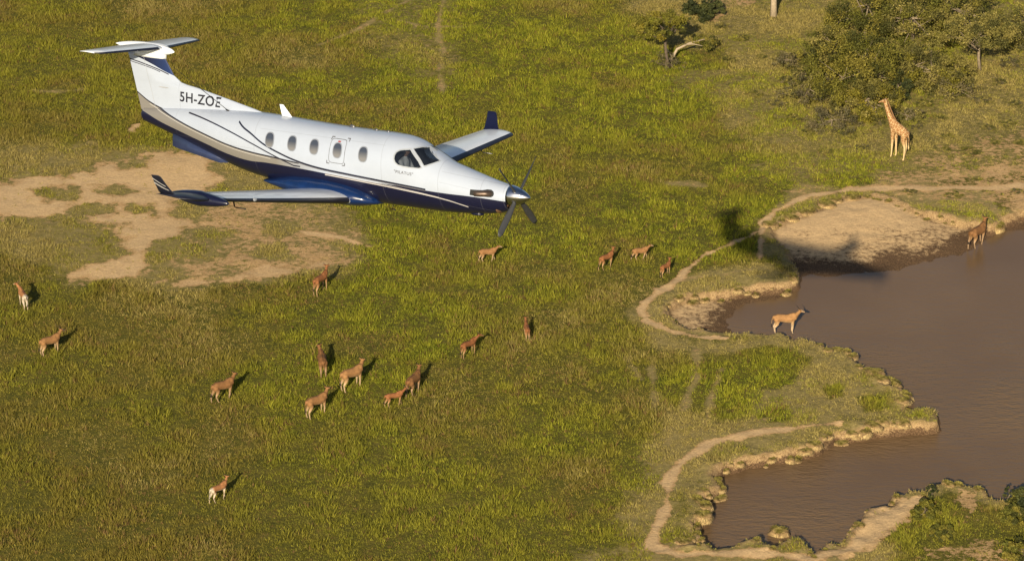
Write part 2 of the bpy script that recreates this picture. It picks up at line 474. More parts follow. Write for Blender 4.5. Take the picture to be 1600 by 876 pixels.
# ------------------------------------------------------------------ grass, one object of countless blades
def in_view(x, y, pad=8.0):
    r = np.hypot(y, CAM_H)
    return (np.abs(x) < r * .163 + pad) & (y > 166.2 - pad) & (y < 263.9 + pad + 2)
NT = 345000
gx = rng.uniform(-54, 54, NT * 2); gy = rng.uniform(158, 273, NT * 2)
m = in_view(gx, gy); gx = gx[m][:NT]; gy = gy[m][:NT]
g = fields(gx, gy)
bare = np.maximum(g['path'], g['soil'])
clump = fbm(gx, gy, 1.6, 31, 3); fine = vnoise(gx, gy, .45, 33); big = fbm(gx, gy, 16, 35, 3); mid = fbm(gx, gy, 4.5, 37, 3)
bank = sstep(.9, .0, g['dl'])
dens = (.75 + .6 * sstep(.35, .6, clump)) * (1 - .99 * sstep(.15, .55, bare + (fine - .5) * .3)) * (1 - .15 * g['dry']) * g['k'] * (g['dl'] > .05)
dens *= (1 - .35 * sstep(.2, .6, bank))
dens = np.maximum(dens, .07 * g['k'] * (g['dl'] > .3) * (g['path'] < .5))
keep = rng.random(len(gx)) < dens
gx, gy = gx[keep], gy[keep]
g = {k: v[keep] for k, v in g.items()}
clump, fine, big, mid, bare = clump[keep], fine[keep], big[keep], mid[keep], bare[keep]
n = len(gx)
dry = np.clip(g['dry'] + (mid - .5) * .9 + (big - .5) * .7, 0, 1)
hgt = (.14 + .21 * sstep(.36, .66, clump)) * (1 - .50 * np.clip(g['dry'], 0, 1)) * rng.uniform(.65, 1.35, n) * (1 - .5 * sstep(.1, .5, bare))
tall = (rng.random(n) < .05) & (g['dry'] < .5)
hgt[tall] *= 1.6
gz = height(gx, gy) - .03
cg = np.array([.150, .168, .015]); cl = np.array([.31, .30, .026]); co = np.array([.205, .160, .030]); cd = np.array([.33, .265, .085]); cr = np.array([.20, .12, .045])
t1 = sstep(.36, .70, clump * .35 + fine * .25 + rng.random(n) * .4)[:, None]
col = cg * (1 - t1) + cl * t1
px_ = gx / np.hypot(gy, CAM_H)
warm_side = sstep(-.02, -.14, px_) * .35 + sstep(190, 168, gy) * .3
t2 = np.clip(sstep(.42, .66, mid * .6 + big * .4) * .6 + warm_side, 0, .85)[:, None]
col = col * (1 - t2) + co * t2
rust = (rng.random(n) < .05 + .12 * (mid > .62))[:, None]
col = np.where(rust, cr, col)
td = sstep(.3, .8, dry + rng.uniform(-.22, .22, n))[:, None]
col = col * (1 - td) + cd * td
K = 6
a = rng.uniform(0, 2 * math.pi, (n, K)); rad = rng.uniform(0, .16, (n, K)) * (1 + hgt[:, None])
bx = gx[:, None] + np.cos(a) * rad; by = gy[:, None] + np.sin(a) * rad
h = hgt[:, None] * rng.uniform(.55, 1.15, (n, K))
lean = h * rng.uniform(.15, .75, (n, K))
b = rng.uniform(0, 2 * math.pi, (n, K)); w = rng.uniform(.016, .036, (n, K))
lx = np.cos(a) * lean + rng.uniform(-.03, .03, (n, K)); ly = np.sin(a) * lean
v0 = np.stack([bx - np.cos(b) * w, by - np.sin(b) * w, gz[:, None] + 0 * h], -1)
v1 = np.stack([bx + np.cos(b) * w, by + np.sin(b) * w, gz[:, None] + 0 * h], -1)
v2 = np.stack([bx + lx, by + ly, gz[:, None] + h], -1)
V = np.stack([v0, v1, v2], 2).reshape(-1, 3)
cc = col[:, None, None, :] * rng.uniform(.6, 1.35, (n, K, 1, 1)) * np.ones((1, 1, 3, 1))
cc = cc.reshape(-1, 3)
grass_mat = attr_mat('grass_blades', transl=.25, rough=.75)
grass = mesh_np('grass', V, np.arange(len(V)).reshape(-1, 3), grass_mat, attrs={'Col': np.clip(cc, 0, 1)})
tag(grass, 'green and dry olive savanna grass covering the plain', 'grass', kind='stuff')

# ------------------------------------------------------------------ the aeroplane, built in its own frame:
# x aft of the spinner tip, y to starboard, z up
PR = np.array([[-0.84275051, -0.53747375, 0.02989224], [0.13520531, -0.15759584, 0.97820401], [0.52104809, -0.82842351, -0.20548328]])
PT = np.array([0.51637819, 2.23506394, 86.93897887])
PB = np.array([6.0, 0.0, -0.75])                         # its base: the belly between the wings
W3 = TO_CAM @ PR
plane = empty('turboprop_aeroplane')
plane.matrix_world = Matrix([list(map(float, W3[i])) + [float((TO_CAM @ PT + W3 @ PB)[i] + (CAM_H if i == 2 else 0))] for i in range(3)] + [[0, 0, 0, 1]])
tag(plane, 'white and navy single engine turboprop aeroplane with T-tail flying low over the plain', 'aeroplane')
def part(o, parent=None):
    """a mesh in aeroplane coordinates becomes a part (or a part of a part)"""
    o.parent = parent or plane
    if parent is None:
        o.location = tuple(-PB)
    return o
# fuselage stations: x aft of the spinner tip, top z, bottom z, half width, height of the widest point
ST=np.array([
(0.62,.27,-.36,.30,-.02),(0.72,.285,-.44,.335,-.04),(1.0,.335,-.53,.40,-.06),(1.6,.465,-.62,.50,-.05),
(2.1,.585,-.67,.57,0.0),(2.66,.735,-.70,.645,.06),(3.0,.90,-.705,.69,.10),(3.36,1.055,-.71,.74,.16),
(3.6,1.165,-.71,.77,.20),(3.96,1.255,-.71,.805,.25),(4.4,1.285,-.71,.83,.28),(5.4,1.285,-.71,.845,.30),
(6.6,1.29,-.68,.845,.30),(7.5,1.315,-.60,.845,.30),(8.3,1.34,-.52,.83,.32),(9.0,1.355,-.44,.80,.36),
(9.6,1.35,-.34,.75,.42),(10.4,1.31,-.15,.65,.52),(11.2,1.25,.06,.52,.62),(12.0,1.18,.29,.38,.72),
(12.8,1.10,.50,.24,.80),(13.42,1.03,.66,.12,.86)])
def _spl(xs,ys):
    # monotone-ish cubic hermite through the stations
    h=np.diff(xs);d=np.diff(ys)/h
    m=np.empty_like(ys);m[1:-1]=(d[:-1]*h[1:]+d[1:]*h[:-1])/(h[1:]+h[:-1]);m[0]=d[0];m[-1]=d[-1]
    def f(x):
        x=np.clip(np.asarray(x,float),xs[0],xs[-1]);i=np.clip(np.searchsorted(xs,x)-1,0,len(h)-1)
        t=(x-xs[i])/h[i];a,b=ys[i],ys[i+1]
        return (2*t**3-3*t**2+1)*a+(t**3-2*t**2+t)*h[i]*m[i]+(-2*t**3+3*t**2)*b+(t**3-t**2)*h[i]*m[i+1]
    return f
ZT,ZB,WH,ZM=[_spl(ST[:,0],ST[:,k]) for k in (1,2,3,4)]
def EXPO(x): return np.interp(x,[.6,2.5,4.2,9,12,13.4],[2.0,2.05,2.25,2.25,2.0,2.0])
def fus_y(x,z):
    # half width of the fuselage at station x and height z (0 outside)
    zt,zb,w,zm,n=ZT(x),ZB(x),WH(x),ZM(x),EXPO(x)
    h=np.where(z>zm,zt-zm,zm-zb);u=np.clip(np.abs(z-zm)/h,0,1)
    return w*(1-u**n)**(1/n)
white_mix = (.375, .425, .53)
NAVY = (.005, .006, .026)
def fcurve(nt, x, pts, lo=0.0, hi=15.0, zl=-1.5, zh=3.5):
    n = N(nt, 'ShaderNodeFloatCurve')
    setin(nt, n.inputs['Value'], mth(nt, 'MULTIPLY_ADD', x, 1 / (hi - lo), -lo / (hi - lo)))
    cv = n.mapping.curves[0]
    pts = sorted(pts)
    pts = [((a - lo) / (hi - lo), (b - zl) / (zh - zl)) for a, b in pts]
    cv.points[0].location = pts[0]; cv.points[1].location = pts[-1]
    for p in pts[1:-1]:
        cv.points.new(*p)
    for p in cv.points:
        p.handle_type = 'AUTO'
    n.mapping.extend = 'HORIZONTAL'
    n.mapping.update()
    return mth(nt, 'MULTIPLY_ADD', n.outputs[0], zh - zl, zl)
NAVTOP = [(14.2, 1.13), (13.38, .95), (12.6, .735), (11.87, .577), (10.68, .338), (9.71, .146), (8.96, .075), (8.44, .095), (7.69, .088), (6.96, .066), (6.25, .035),
          (5.54, .002), (4.84, -.03), (4.3, -.022), (3.62, -.03), (2.97, -.068), (2.32, -.086), (1.69, -.088), (1.06, -.11), (.5, -.15)]
MAIN = [(14.2, 1.72), (13.69, 1.484), (13.15, 1.216), (12.39, 1.0), (11.49, .775), (10.65, .60), (9.77, .43), (8.93, .335), (8.13, .285), (7.3, .225), (6.8, .185), (6.2, .15)]
CRV1 = [(11.56, 1.117), (10.77, 1.017), (9.82, .829), (8.94, .594), (8.13, .347), (7.36, .125)]
CRV2 = [(9.54, 1.12), (9.31, .985), (9.0, .86), (8.45, .605), (7.87, .422), (7.32, .285), (6.6, .175), (5.53, .107), (4.48, .055), (3.49, -.005), (2.97, -.045)]
STRK = [(6.2, .0), (4.8, -.06), (4.3, -.085), (3.63, -.135), (2.98, -.195), (2.35, -.275), (2.04, -.34), (1.74, -.41)]
FINN = [(14.2, 2.62), (13.64, 2.515), (13.14, 2.369), (12.76, 2.227), (12.23, 2.05), (11.8, 1.9)]
FIN2 = [(14.2, 2.50), (13.94, 2.424), (13.52, 2.361), (13.03, 2.26), (12.68, 2.165), (12.4, 2.07)]
FIN3 = [(14.2, 2.43), (13.94, 2.363), (13.52, 2.306), (13.06, 2.222), (12.8, 2.15)]
def livery():
    m, nt, bs = new_mat('livery_paint')
    tc = N(nt, 'ShaderNodeTexCoord'); sx = N(nt, 'ShaderNodeSeparateXYZ'); nt.links.new(tc.outputs['Object'], sx.inputs[0])
    x, z = sx.outputs[0], sx.outputs[2]
    grime = noise(nt, 2.2, 5, tc.outputs['Object'], .6)
    base = mix(nt, maprange(nt, grime, .35, .75), white_mix, tuple(c * .93 for c in white_mix))
    def below(pts):
        return mth(nt, 'LESS_THAN', z, fcurve(nt, x, pts))
    def between(x0, x1):
        return mth(nt, 'MULTIPLY', mth(nt, 'GREATER_THAN', x, x0), mth(nt, 'LESS_THAN', x, x1))
    def line(pts, w, x0, x1):
        d = mth(nt, 'ABSOLUTE', mth(nt, 'SUBTRACT', z, fcurve(nt, x, pts)))
        return mth(nt, 'MULTIPLY', mth(nt, 'LESS_THAN', d, w), between(x0, x1))
    # silver band under the main line
    g = mth(nt, 'MULTIPLY', below(MAIN), maprange(nt, x, 6.3, 8.0))
    c = mix(nt, g, base, (.185, .175, .165))
    c = mix(nt, line(MAIN, .020, 7.2, 15), c, (.02, .02, .03))
    c = mix(nt, line([(p, q - .055) for p, q in MAIN], .008, 8.2, 13.2), c, (.45, .44, .43))
    c = mix(nt, below(NAVTOP), c, NAVY)
    c = mix(nt, line(STRK, .015, 1.75, 6.3), c, (.42, .41, .42))
    c = mix(nt, line([(p, q + .038 * min(1, max(0, (p - 1.7) / 2.5))) for p, q in STRK], .008, 2.6, 6.3), c, (.42, .41, .42))
    c = mix(nt, line([(p, q - .035) for p, q in CRV2], .008, 3.0, 7.3), c, (.15, .15, .17))
    c = mix(nt, line(CRV1, .019, 7.15, 11.56), c, (.015, .015, .03))
    c = mix(nt, line(CRV2, .026, 3.0, 9.54), c, (.012, .014, .03))
    # navy cap of the fin with two pin lines under it
    f = mth(nt, 'MULTIPLY', mth(nt, 'LESS_THAN', z, 2.555), mth(nt, 'SUBTRACT', 1.0, below(FINN)))
    f = mth(nt, 'MULTIPLY', f, mth(nt, 'GREATER_THAN', z, 2.0))
    c = mix(nt, f, c, mix(nt, maprange(nt, x, 13.3, 12.4), NAVY, (.006, .022, .10)))
    c = mix(nt, line(FIN2, .017, 12.5, 14.3), c, (.03, .03, .05))
    c = mix(nt, line(FIN3, .011, 12.8, 14.3), c, (.03, .03, .05))
    # skin joints
    for xs in (.70, 1.35, 2.62, 4.36, 8.75, 11.9):
        d = mth(nt, 'ABSOLUTE', mth(nt, 'SUBTRACT', x, mth(nt, 'MULTIPLY_ADD', z, .10, xs)))
        c = mix(nt, mth(nt, 'MULTIPLY', mth(nt, 'LESS_THAN', d, .006), .35), c, (.12, .12, .14))
    for zs_, a0, a1 in ((.40, .72, 2.6), (.12, 1.7, 2.6), (-.36, 1.0, 2.6), (1.02, 4.4, 8.7), (.44, 8.8, 11.9)):
        d = mth(nt, 'ABSOLUTE', mth(nt, 'SUBTRACT', z, mth(nt, 'MULTIPLY_ADD', x, .0 if a0 > 3 else .11, zs_ if a0 > 3 else zs_ - .2)))
        c = mix(nt, mth(nt, 'MULTIPLY', mth(nt, 'MULTIPLY', mth(nt, 'LESS_THAN', d, .005), between(a0, a1)), .3), c, (.12, .12, .14))
    # inside of the shell is dark lining
    geo = N(nt, 'ShaderNodeNewGeometry')
    c = mix(nt, geo.outputs['Backfacing'], c, (.035, .035, .04))
    nt.links.new(c, bs.inputs['Base Color'])
    bs.inputs['Roughness'].default_value = .34
    bs.inputs['Coat Weight'].default_value = .5
    bs.inputs['Coat Roughness'].default_value = .06
    bump(nt, bs, grime, .02, .02)
    return m
LIV = livery()
WHITE = simple('white_paint_lightened', (.72, .76, .83), .34, 0, .5, .05, 2)  # wing and tail white: fuselage paint lightened where the sun only grazes
NAVYM = simple('navy_paint', NAVY, .30, 0, .6, .1)
BLUEM = simple('blue_paint', (.004, .019, .085), .26, 0, .7, .15)
BOOT = simple('rubber_boot', (.010, .011, .022), .42, 0, .1, .2)
STEEL = simple('polished_steel', (.55, .56, .60), .17, 1.0, 0, .06, 5)
GREYM = simple('grey_metal', (.18, .18, .19), .4, .8, 0, .1)
BLACK = simple('soot_black', (.006, .006, .007), .7, 0, 0, .2)
PIPE = simple('heated_pipe', (.13, .095, .075), .45, .7, 0, .25, 9)
BRONZE = simple('intake_brown', (.22, .13, .07), .5, .6, 0, .3, 9)
LINEM = simple('marking_grey', (.075, .075, .085), .5)
REDM = simple('marking_red', (.28, .03, .03), .5)
def glassy(name, col, op, rough=.05):
    m, nt, bs = new_mat(name)
    bs.inputs['Base Color'].default_value = col + (1,)
    bs.inputs['Roughness'].default_value = rough
    bs.inputs['Specular IOR Level'].default_value = .6
    tr = N(nt, 'ShaderNodeBsdfTransparent'); tr.inputs[0].default_value = (.75, .8, .85, 1)
    mx = N(nt, 'ShaderNodeMixShader'); mx.inputs[0].default_value = op
    nt.links.new(tr.outputs[0], mx.inputs[1]); nt.links.new(bs.outputs[0], mx.inputs[2])
    nt.links.new(mx.outputs[0], nt.nodes['Material Output'].inputs['Surface'])
    return m
CGLASS = glassy('cockpit_glass', (.012, .016, .026), .58)
m, nt, bs = new_mat('cabin_glass'); CABG = m
tc = N(nt, 'ShaderNodeTexCoord'); s_ = N(nt, 'ShaderNodeSeparateXYZ'); nt.links.new(tc.outputs['Object'], s_.inputs[0])
# pale reflection painted into the lower part of each cabin window
nt.links.new(mix(nt, maprange(nt, s_.outputs[2], .80, .60), (.045, .055, .08), (.17, .17, .175)), bs.inputs['Base Color'])
bs.inputs['Roughness'].default_value = .12; bs.inputs['Specular IOR Level'].default_value = .7

# fuselage shell, cut open behind the cockpit panes
SIDEW = [(3.64, .985), (3.80, .965), (3.92, .94), (4.00, .885), (4.03, .80), (4.02, .70), (3.97, .62), (3.88, .56), (3.72, .53), (3.50, .52), (3.245, .522), (3.175, .545), (3.30, .69), (3.47, .84)]
WSW = [(3.58, 1.005), (3.42, 1.045), (3.30, 1.035), (3.12, .93), (2.93, .81), (2.80, .738), (2.90, .68), (3.08, .60), (3.12, .597), (3.26, .73), (3.42, .87)]
def poly_in(px, pz, poly):
    return inside(np.asarray(px, float), np.asarray(pz, float), np.array(poly))
def shrink(poly, s):
    c = np.mean(poly, 0); return [tuple(c + (np.array(p) - c) * s) for p in poly]
NXF, NAF = 620, 176
xs = np.concatenate([np.linspace(.64, 2.6, 110), np.linspace(2.6, 4.2, 170)[1:], np.linspace(4.2, 13.42, NXF - 279)[1:]])
ang = np.linspace(0, 2 * math.pi, NAF, endpoint=False)
ca, sa = np.cos(ang), np.sin(ang)
Xg = np.repeat(xs[:, None], NAF, 1)
e = 2 / EXPO(xs)[:, None]
yy = WH(xs)[:, None] * np.sign(sa) * np.abs(sa) ** e
hh_ = np.where(ca[None] > 0, (ZT(xs) - ZM(xs))[:, None], (ZM(xs) - ZB(xs))[:, None])
zz = ZM(xs)[:, None] + hh_ * np.sign(ca) * np.abs(ca) ** e
V = np.stack([Xg, yy, zz], -1).reshape(-1, 3)
NX_ = len(xs); idx = np.arange(NX_ * NAF).reshape(NX_, NAF); j2 = (np.arange(NAF) + 1) % NAF
Fq = np.stack([idx[1:], idx[1:][:, j2], idx[:-1][:, j2], idx[:-1]], -1).reshape(-1, 4)
cx, cy, cz = V[Fq].mean(1).T
cut = (poly_in(cx, cz, shrink(SIDEW, .95)) | poly_in(cx, cz, shrink(WSW, .95))) & (np.abs(cy) > .05)
fuselage = part(mesh_np('fuselage', V, Fq[~cut], LIV, smooth=True))
capb = MB(); capb.rings([[(13.42, y, z) for y, z in V.reshape(NX_, NAF, 3)[-1, ::8, 1:]], [(13.5, y * .5, .85 + (z - .85) * .5) for y, z in V.reshape(NX_, NAF, 3)[-1, ::8, 1:]]], 0)
part(capb.build('tail_cone', LIV))

def surf_patch(poly, side, off, n=26):
    """a patch of the fuselage skin inside outline poly in (x, z), lifted by off"""
    P = np.array(poly); x0, z0 = P.min(0); x1, z1 = P.max(0); c = P.mean(0)
    V = []; Fc = []
    m = len(P)
    # rings from the outline to its middle
    for k in range(n + 1):
        s = 1 - k / n
        for p in P:
            q = c + (p - c) * s
            V.append((q[0], side * (fus_y(q[0], q[1]) + off), q[1]))
    for k in range(n):
        for j in range(m):
            f = [k * m + j, k * m + (j + 1) % m, (k + 1) * m + (j + 1) % m, (k + 1) * m + j]
            Fc.append(f if side > 0 else f[::-1])
    return V, Fc
def dense(poly, step=.02):
    out = []
    for i in range(len(poly)):
        a = np.array(poly[i]); b = np.array(poly[(i + 1) % len(poly)])
        k = max(1, int(np.linalg.norm(b - a) / step))
        out += [tuple(a + (b - a) * t / k) for t in range(k)]
    return out
def surf_band(outer, inner, side, off):
    V = []; m = len(outer)
    for L in (outer, inner):
        for q in L:
            V.append((q[0], side * (fus_y(q[0], q[1]) + off), q[1]))
    Fc = [[j, (j + 1) % m, m + (j + 1) % m, m + j] if side > 0 else [m + j, m + (j + 1) % m, (j + 1) % m, j] for j in range(m)]
    return V, Fc
def stadium(cx, cz, w, h, tilt=0.0, n=20, k=2.6):
    out = []
    for i in range(n * 2):
        a = math.pi * i / n
        dx = w * abs(math.cos(a)) ** (2 / k) * (1 if math.cos(a) > 0 else -1)
        dz = h * abs(math.sin(a)) ** (2 / k) * (1 if math.sin(a) > 0 else -1)
        out.append((cx + dx + dz * tilt, cz + dz))
    return out
def grow(poly, s):
    P = np.array(poly); c = P.mean(0); d = P - c
    return [tuple(c + v + v / np.linalg.norm(v) * s) for v in d]
# cabin windows
for side in (1, -1):
    for k, wx in enumerate((8.272, 7.483, 6.716, 5.915, 5.042)):
        if side < 0 and k == 4:
            continue
        wz = .715 + (wx - 5) * .012
        o = stadium(wx, wz, .138, .195, .10)
        b = MB(); v, f = surf_patch(o, side, .006, 6); b.add(v, f)
        w = part(b.build('cabin_window', CABG))
        b = MB(); v, f = surf_band(grow(o, .022), grow(o, -.006), side, .011); b.add(v, f)
        part(b.build('window_frame', simple('window_trim', (.20, .22, .27), .4)), w)
# cockpit panes with their posts
for side in (1, -1):
    for poly, nm in ((SIDEW, 'side_window'), (WSW, 'windshield')):
        P = dense(poly, .03)
        b = MB(); v, f = surf_patch(P, side, .004, 10); b.add(v, f)
        w = part(b.build(nm, CGLASS))
        b = MB(); v, f = surf_band(grow(P, .030), grow(P, -.012), side, .010); b.add(v, f)
        part(b.build('window_frame', simple('pane_trim', (.30, .33, .38), .45)), w)
# emergency exit over the starboard wing: outline, corner marks, handle
b = MB(); o = stadium(5.918, .70, .262, .325, .05, 24, 7)
v, f = surf_band(grow(o, .008), grow(o, -.006), 1, .007); b.add(v, f)
ex = part(b.build('emergency_exit', LINEM))
for (x_, z_, sx_, sz_) in ((6.225, 1.075, -1, -1), (5.60, 1.08, 1, -1), (5.605, .325, 1, 1), (6.235, .335, -1, 1)):
    b = MB()
    pts = [(x_ + sx_ * a_, z_ + sz_ * c_) for a_, c_ in [(0, 0), (.10, 0), (.10, .022), (.022, .022), (.022, .09), (0, .09)]]
    b.add([(a_, fus_y(a_, c_) + .009, c_) for a_, c_ in pts], [[0, 1, 2, 3], [0, 3, 4, 5]])
    part(b.build('corner_mark', LINEM), ex)
b = MB(); v, f = surf_patch(stadium(5.92, .965, .05, .018), 1, .012, 3); b.add(v, f)
part(b.build('release_handle', REDM), ex)

# lettering
def lettering(name, txt, size, x, z, mat, yfun, parent, sx=1.0, shear=0.0, offset=0.0, dz=0.0, space=1.0, fit=None):
    cu = bpy.data.curves.new(name, 'FONT'); cu.body = txt; cu.size = size; cu.offset = offset
    cu.space_character = space; cu.shear = shear
    to = bpy.data.objects.new(name, cu); C.objects.link(to)
    bpy.context.view_layer.update()
    me = bpy.data.meshes.new_from_object(to.evaluated_get(bpy.context.evaluated_depsgraph_get()))
    co = np.array([v.co[:] for v in me.vertices]); fs = [list(p.vertices) for p in me.polygons]
    bpy.data.objects.remove(to)
    co[:, 0] -= co[:, 0].min()
    if fit: sx = fit[0] / co[:, 0].max(); co[:, 1] *= fit[1] / co[:, 1].max()
    X_ = x - co[:, 0] * sx; Z_ = z + co[:, 1] + co[:, 0] * dz
    V_ = np.c_[X_, [yfun(a_, c_) for a_, c_ in zip(X_, Z_)], Z_]
    # seen from starboard the nose is on the right, so x falls along the text
    o = mesh_np(name, V_, [list(f_) for f_ in fs], mat)
    return part(o, parent)
lettering('name_lettering', '"PILATUS"', .112, 3.975, .335, LINEM, lambda a_, c_: float(fus_y(a_, c_)) + .008, fuselage, 1.12, 0, .001, -.06, 1.1)

# nose: spinner, backplate, blades, intake, exhaust
b = MB()
R_ = []
for i in range(15):
    t = i / 14; x_ = .012 + .63 * t; r_ = .285 * (1 - (1 - t) ** 1.55) ** .80 + .004
    R_.append([(x_, r_ * math.cos(a_), r_ * math.sin(a_)) for a_ in [2 * math.pi * k / 40 for k in range(40)]])
b.rings(R_[::-1])
spinner = part(b.build('spinner', STEEL))
b = MB(); b.rings([[(x_, r_ * math.cos(a_), r_ * math.sin(a_) - .02) for a_ in [2 * math.pi * k / 32 for k in range(32)]] for x_, r_ in ((.645, .235), (.70, .26))])
prop = part(b.build('propeller_hub', GREYM))
for k in range(4):
    th = math.radians(42 + 90 * k)
    b = MB(); R_ = []
    for i in range(13):
        t = i / 12; r_ = .16 + 1.17 * t
        ch = .62 * (.075 + .075 * math.sin(min(1, t * 1.35) * math.pi * .62)) * (1 if t < .9 else 1 - (t - .9) * 6)
        tk = .034 * (1 - .75 * t); pit = math.radians(66 - 34 * t)
        ring = []
        for j in range(10):
            a_ = 2 * math.pi * j / 10; u_ = ch * math.cos(a_); v_ = tk * math.sin(a_)
            # chord turned by the pitch between the disc and the axis
            tang = u_ * math.cos(pit) - v_ * math.sin(pit); ax_ = u_ * math.sin(pit) + v_ * math.cos(pit)
            ring.append((.43 + ax_, r_ * math.cos(th) - tang * math.sin(th), r_ * math.sin(th) + tang * math.cos(th)))
        R_.append(ring)
    b.rings(R_)
    part(b.build('propeller_blade', simple('blade_grey', (.045, .047, .052), .5, .3)), prop)
b = MB()
R1 = [(.70, .16 * math.cos(a_), -.335 + .085 * math.sin(a_)) for a_ in [2 * math.pi * k / 28 for k in range(28)]]
R2 = [(.66, .125 * math.cos(a_), -.335 + .060 * math.sin(a_)) for a_ in [2 * math.pi * k / 28 for k in range(28)]]
R3 = [(.95, .27 * math.cos(a_), -.385 + .155 * math.sin(a_)) for a_ in [2 * math.pi * k / 28 for k in range(28)]]
R0_ = [(.74, .11 * math.cos(a_), -.335 + .05 * math.sin(a_)) for a_ in [2 * math.pi * k / 28 for k in range(28)]]
b.rings([R3, R1, R2, R0_], cap=False)
ci = part(b.build('chin_intake', BRONZE))
b = MB(); b.rings([R0_, [(.745, p[1] * .9, p[2] * .9 - .03) for p in R0_]]); part(b.build('intake_throat', BLACK), ci)
for side in (1, -1):
    o = [(1.655, -.052), (1.655, .105), (1.5, .108), (1.3, .118), (1.17, .15), (1.06, .15), (.985, .11), (.955, .045), (.97, -.015), (1.03, -.05), (1.12, -.056), (1.3, -.056), (1.5, -.055)]
    b = MB(); v, f = surf_patch(dense(o, .04), side, .006, 4); b.add(v, f)
    ep = part(b.build('exhaust_port', BLACK))
    b = MB()
    y0 = float(fus_y(1.2, .03))
    b.tube([(1.05, side * (fus_y(1.05, .03) - .05), .035), (1.2, side * (y0 + .015), .03), (1.40, side * (fus_y(1.40, .02) + .035), .015), (1.50, side * (fus_y(1.50, .02) + .045), .012)], [.07, .082, .08, .076], 18)
    part(b.build('exhaust_stack', PIPE), ep)
# belly fairing at the wing roots
def interp_sec(tab, x_):
    tab = np.array(tab); return [np.interp(x_, tab[:, 0], tab[:, k]) for k in range(1, tab.shape[1])]
FT = [(4.75, .66, -.50, -.72), (4.95, .86, -.36, -.77), (5.25, .99, -.24, -.83), (5.7, 1.08, -.14, -.86), (6.3, 1.11, -.09, -.86), (7.0, 1.09, -.09, -.82), (7.5, 1.00, -.13, -.75), (7.9, .90, -.22, -.66), (8.3, .76, -.34, -.58), (8.6, .62, -.42, -.52)]
b = MB(); R_ = []
for x_ in np.linspace(4.75, 8.6, 60):
    hw, zt_, zb_ = interp_sec(FT, x_)
    zc = (zt_ + zb_) / 2; hz = (zt_ - zb_) / 2
    R_.append([(x_, hw * abs(math.cos(a_)) ** .75 * (1 if math.cos(a_) > 0 else -1), zc + hz * abs(math.sin(a_)) ** .9 * (1 if math.sin(a_) > 0 else -1)) for a_ in [2 * math.pi * k / 48 for k in range(48)]])
b.rings(R_); part(b.build('wing_fairing', BLUEM))

# wings
def airfoil(n=26, t=.14, camber=.025):
    up = []; lo = []
    for i in range(n + 1):
        x_ = .5 * (1 - math.cos(math.pi * i / n))
        yt = 5 * t * (.2969 * math.sqrt(x_) - .126 * x_ - .3516 * x_ ** 2 + .2843 * x_ ** 3 - .1036 * x_ ** 4)
        yc = camber * (1 - (2 * x_ - 1) ** 2)
        up.append((x_, yc + yt)); lo.append((x_, yc - yt))
    return up, lo
def wing_sec(side, y, le, te, z, t, twist=0.0):
    up, lo = airfoil(26, t); ch = te - le
    loop = up + lo[-2:0:-1]
    return [(le + p * ch, side * y, z + q * ch - (p - .3) * ch * twist) for p, q in loop]
def wparm(side, y):
    """leading edge, trailing edge, height and thickness at span y"""
    k = .128 if side > 0 else .112
    le = 5.30 + (y - .9) * .030; te = 7.32 - (y - .9) * .104
    z = -.60 + k * (y - .8) + (.0012 * y * y if side > 0 else 0)
    t = .165 - .045 * y / 8
    return le, te, z, t
HALF = 7.72
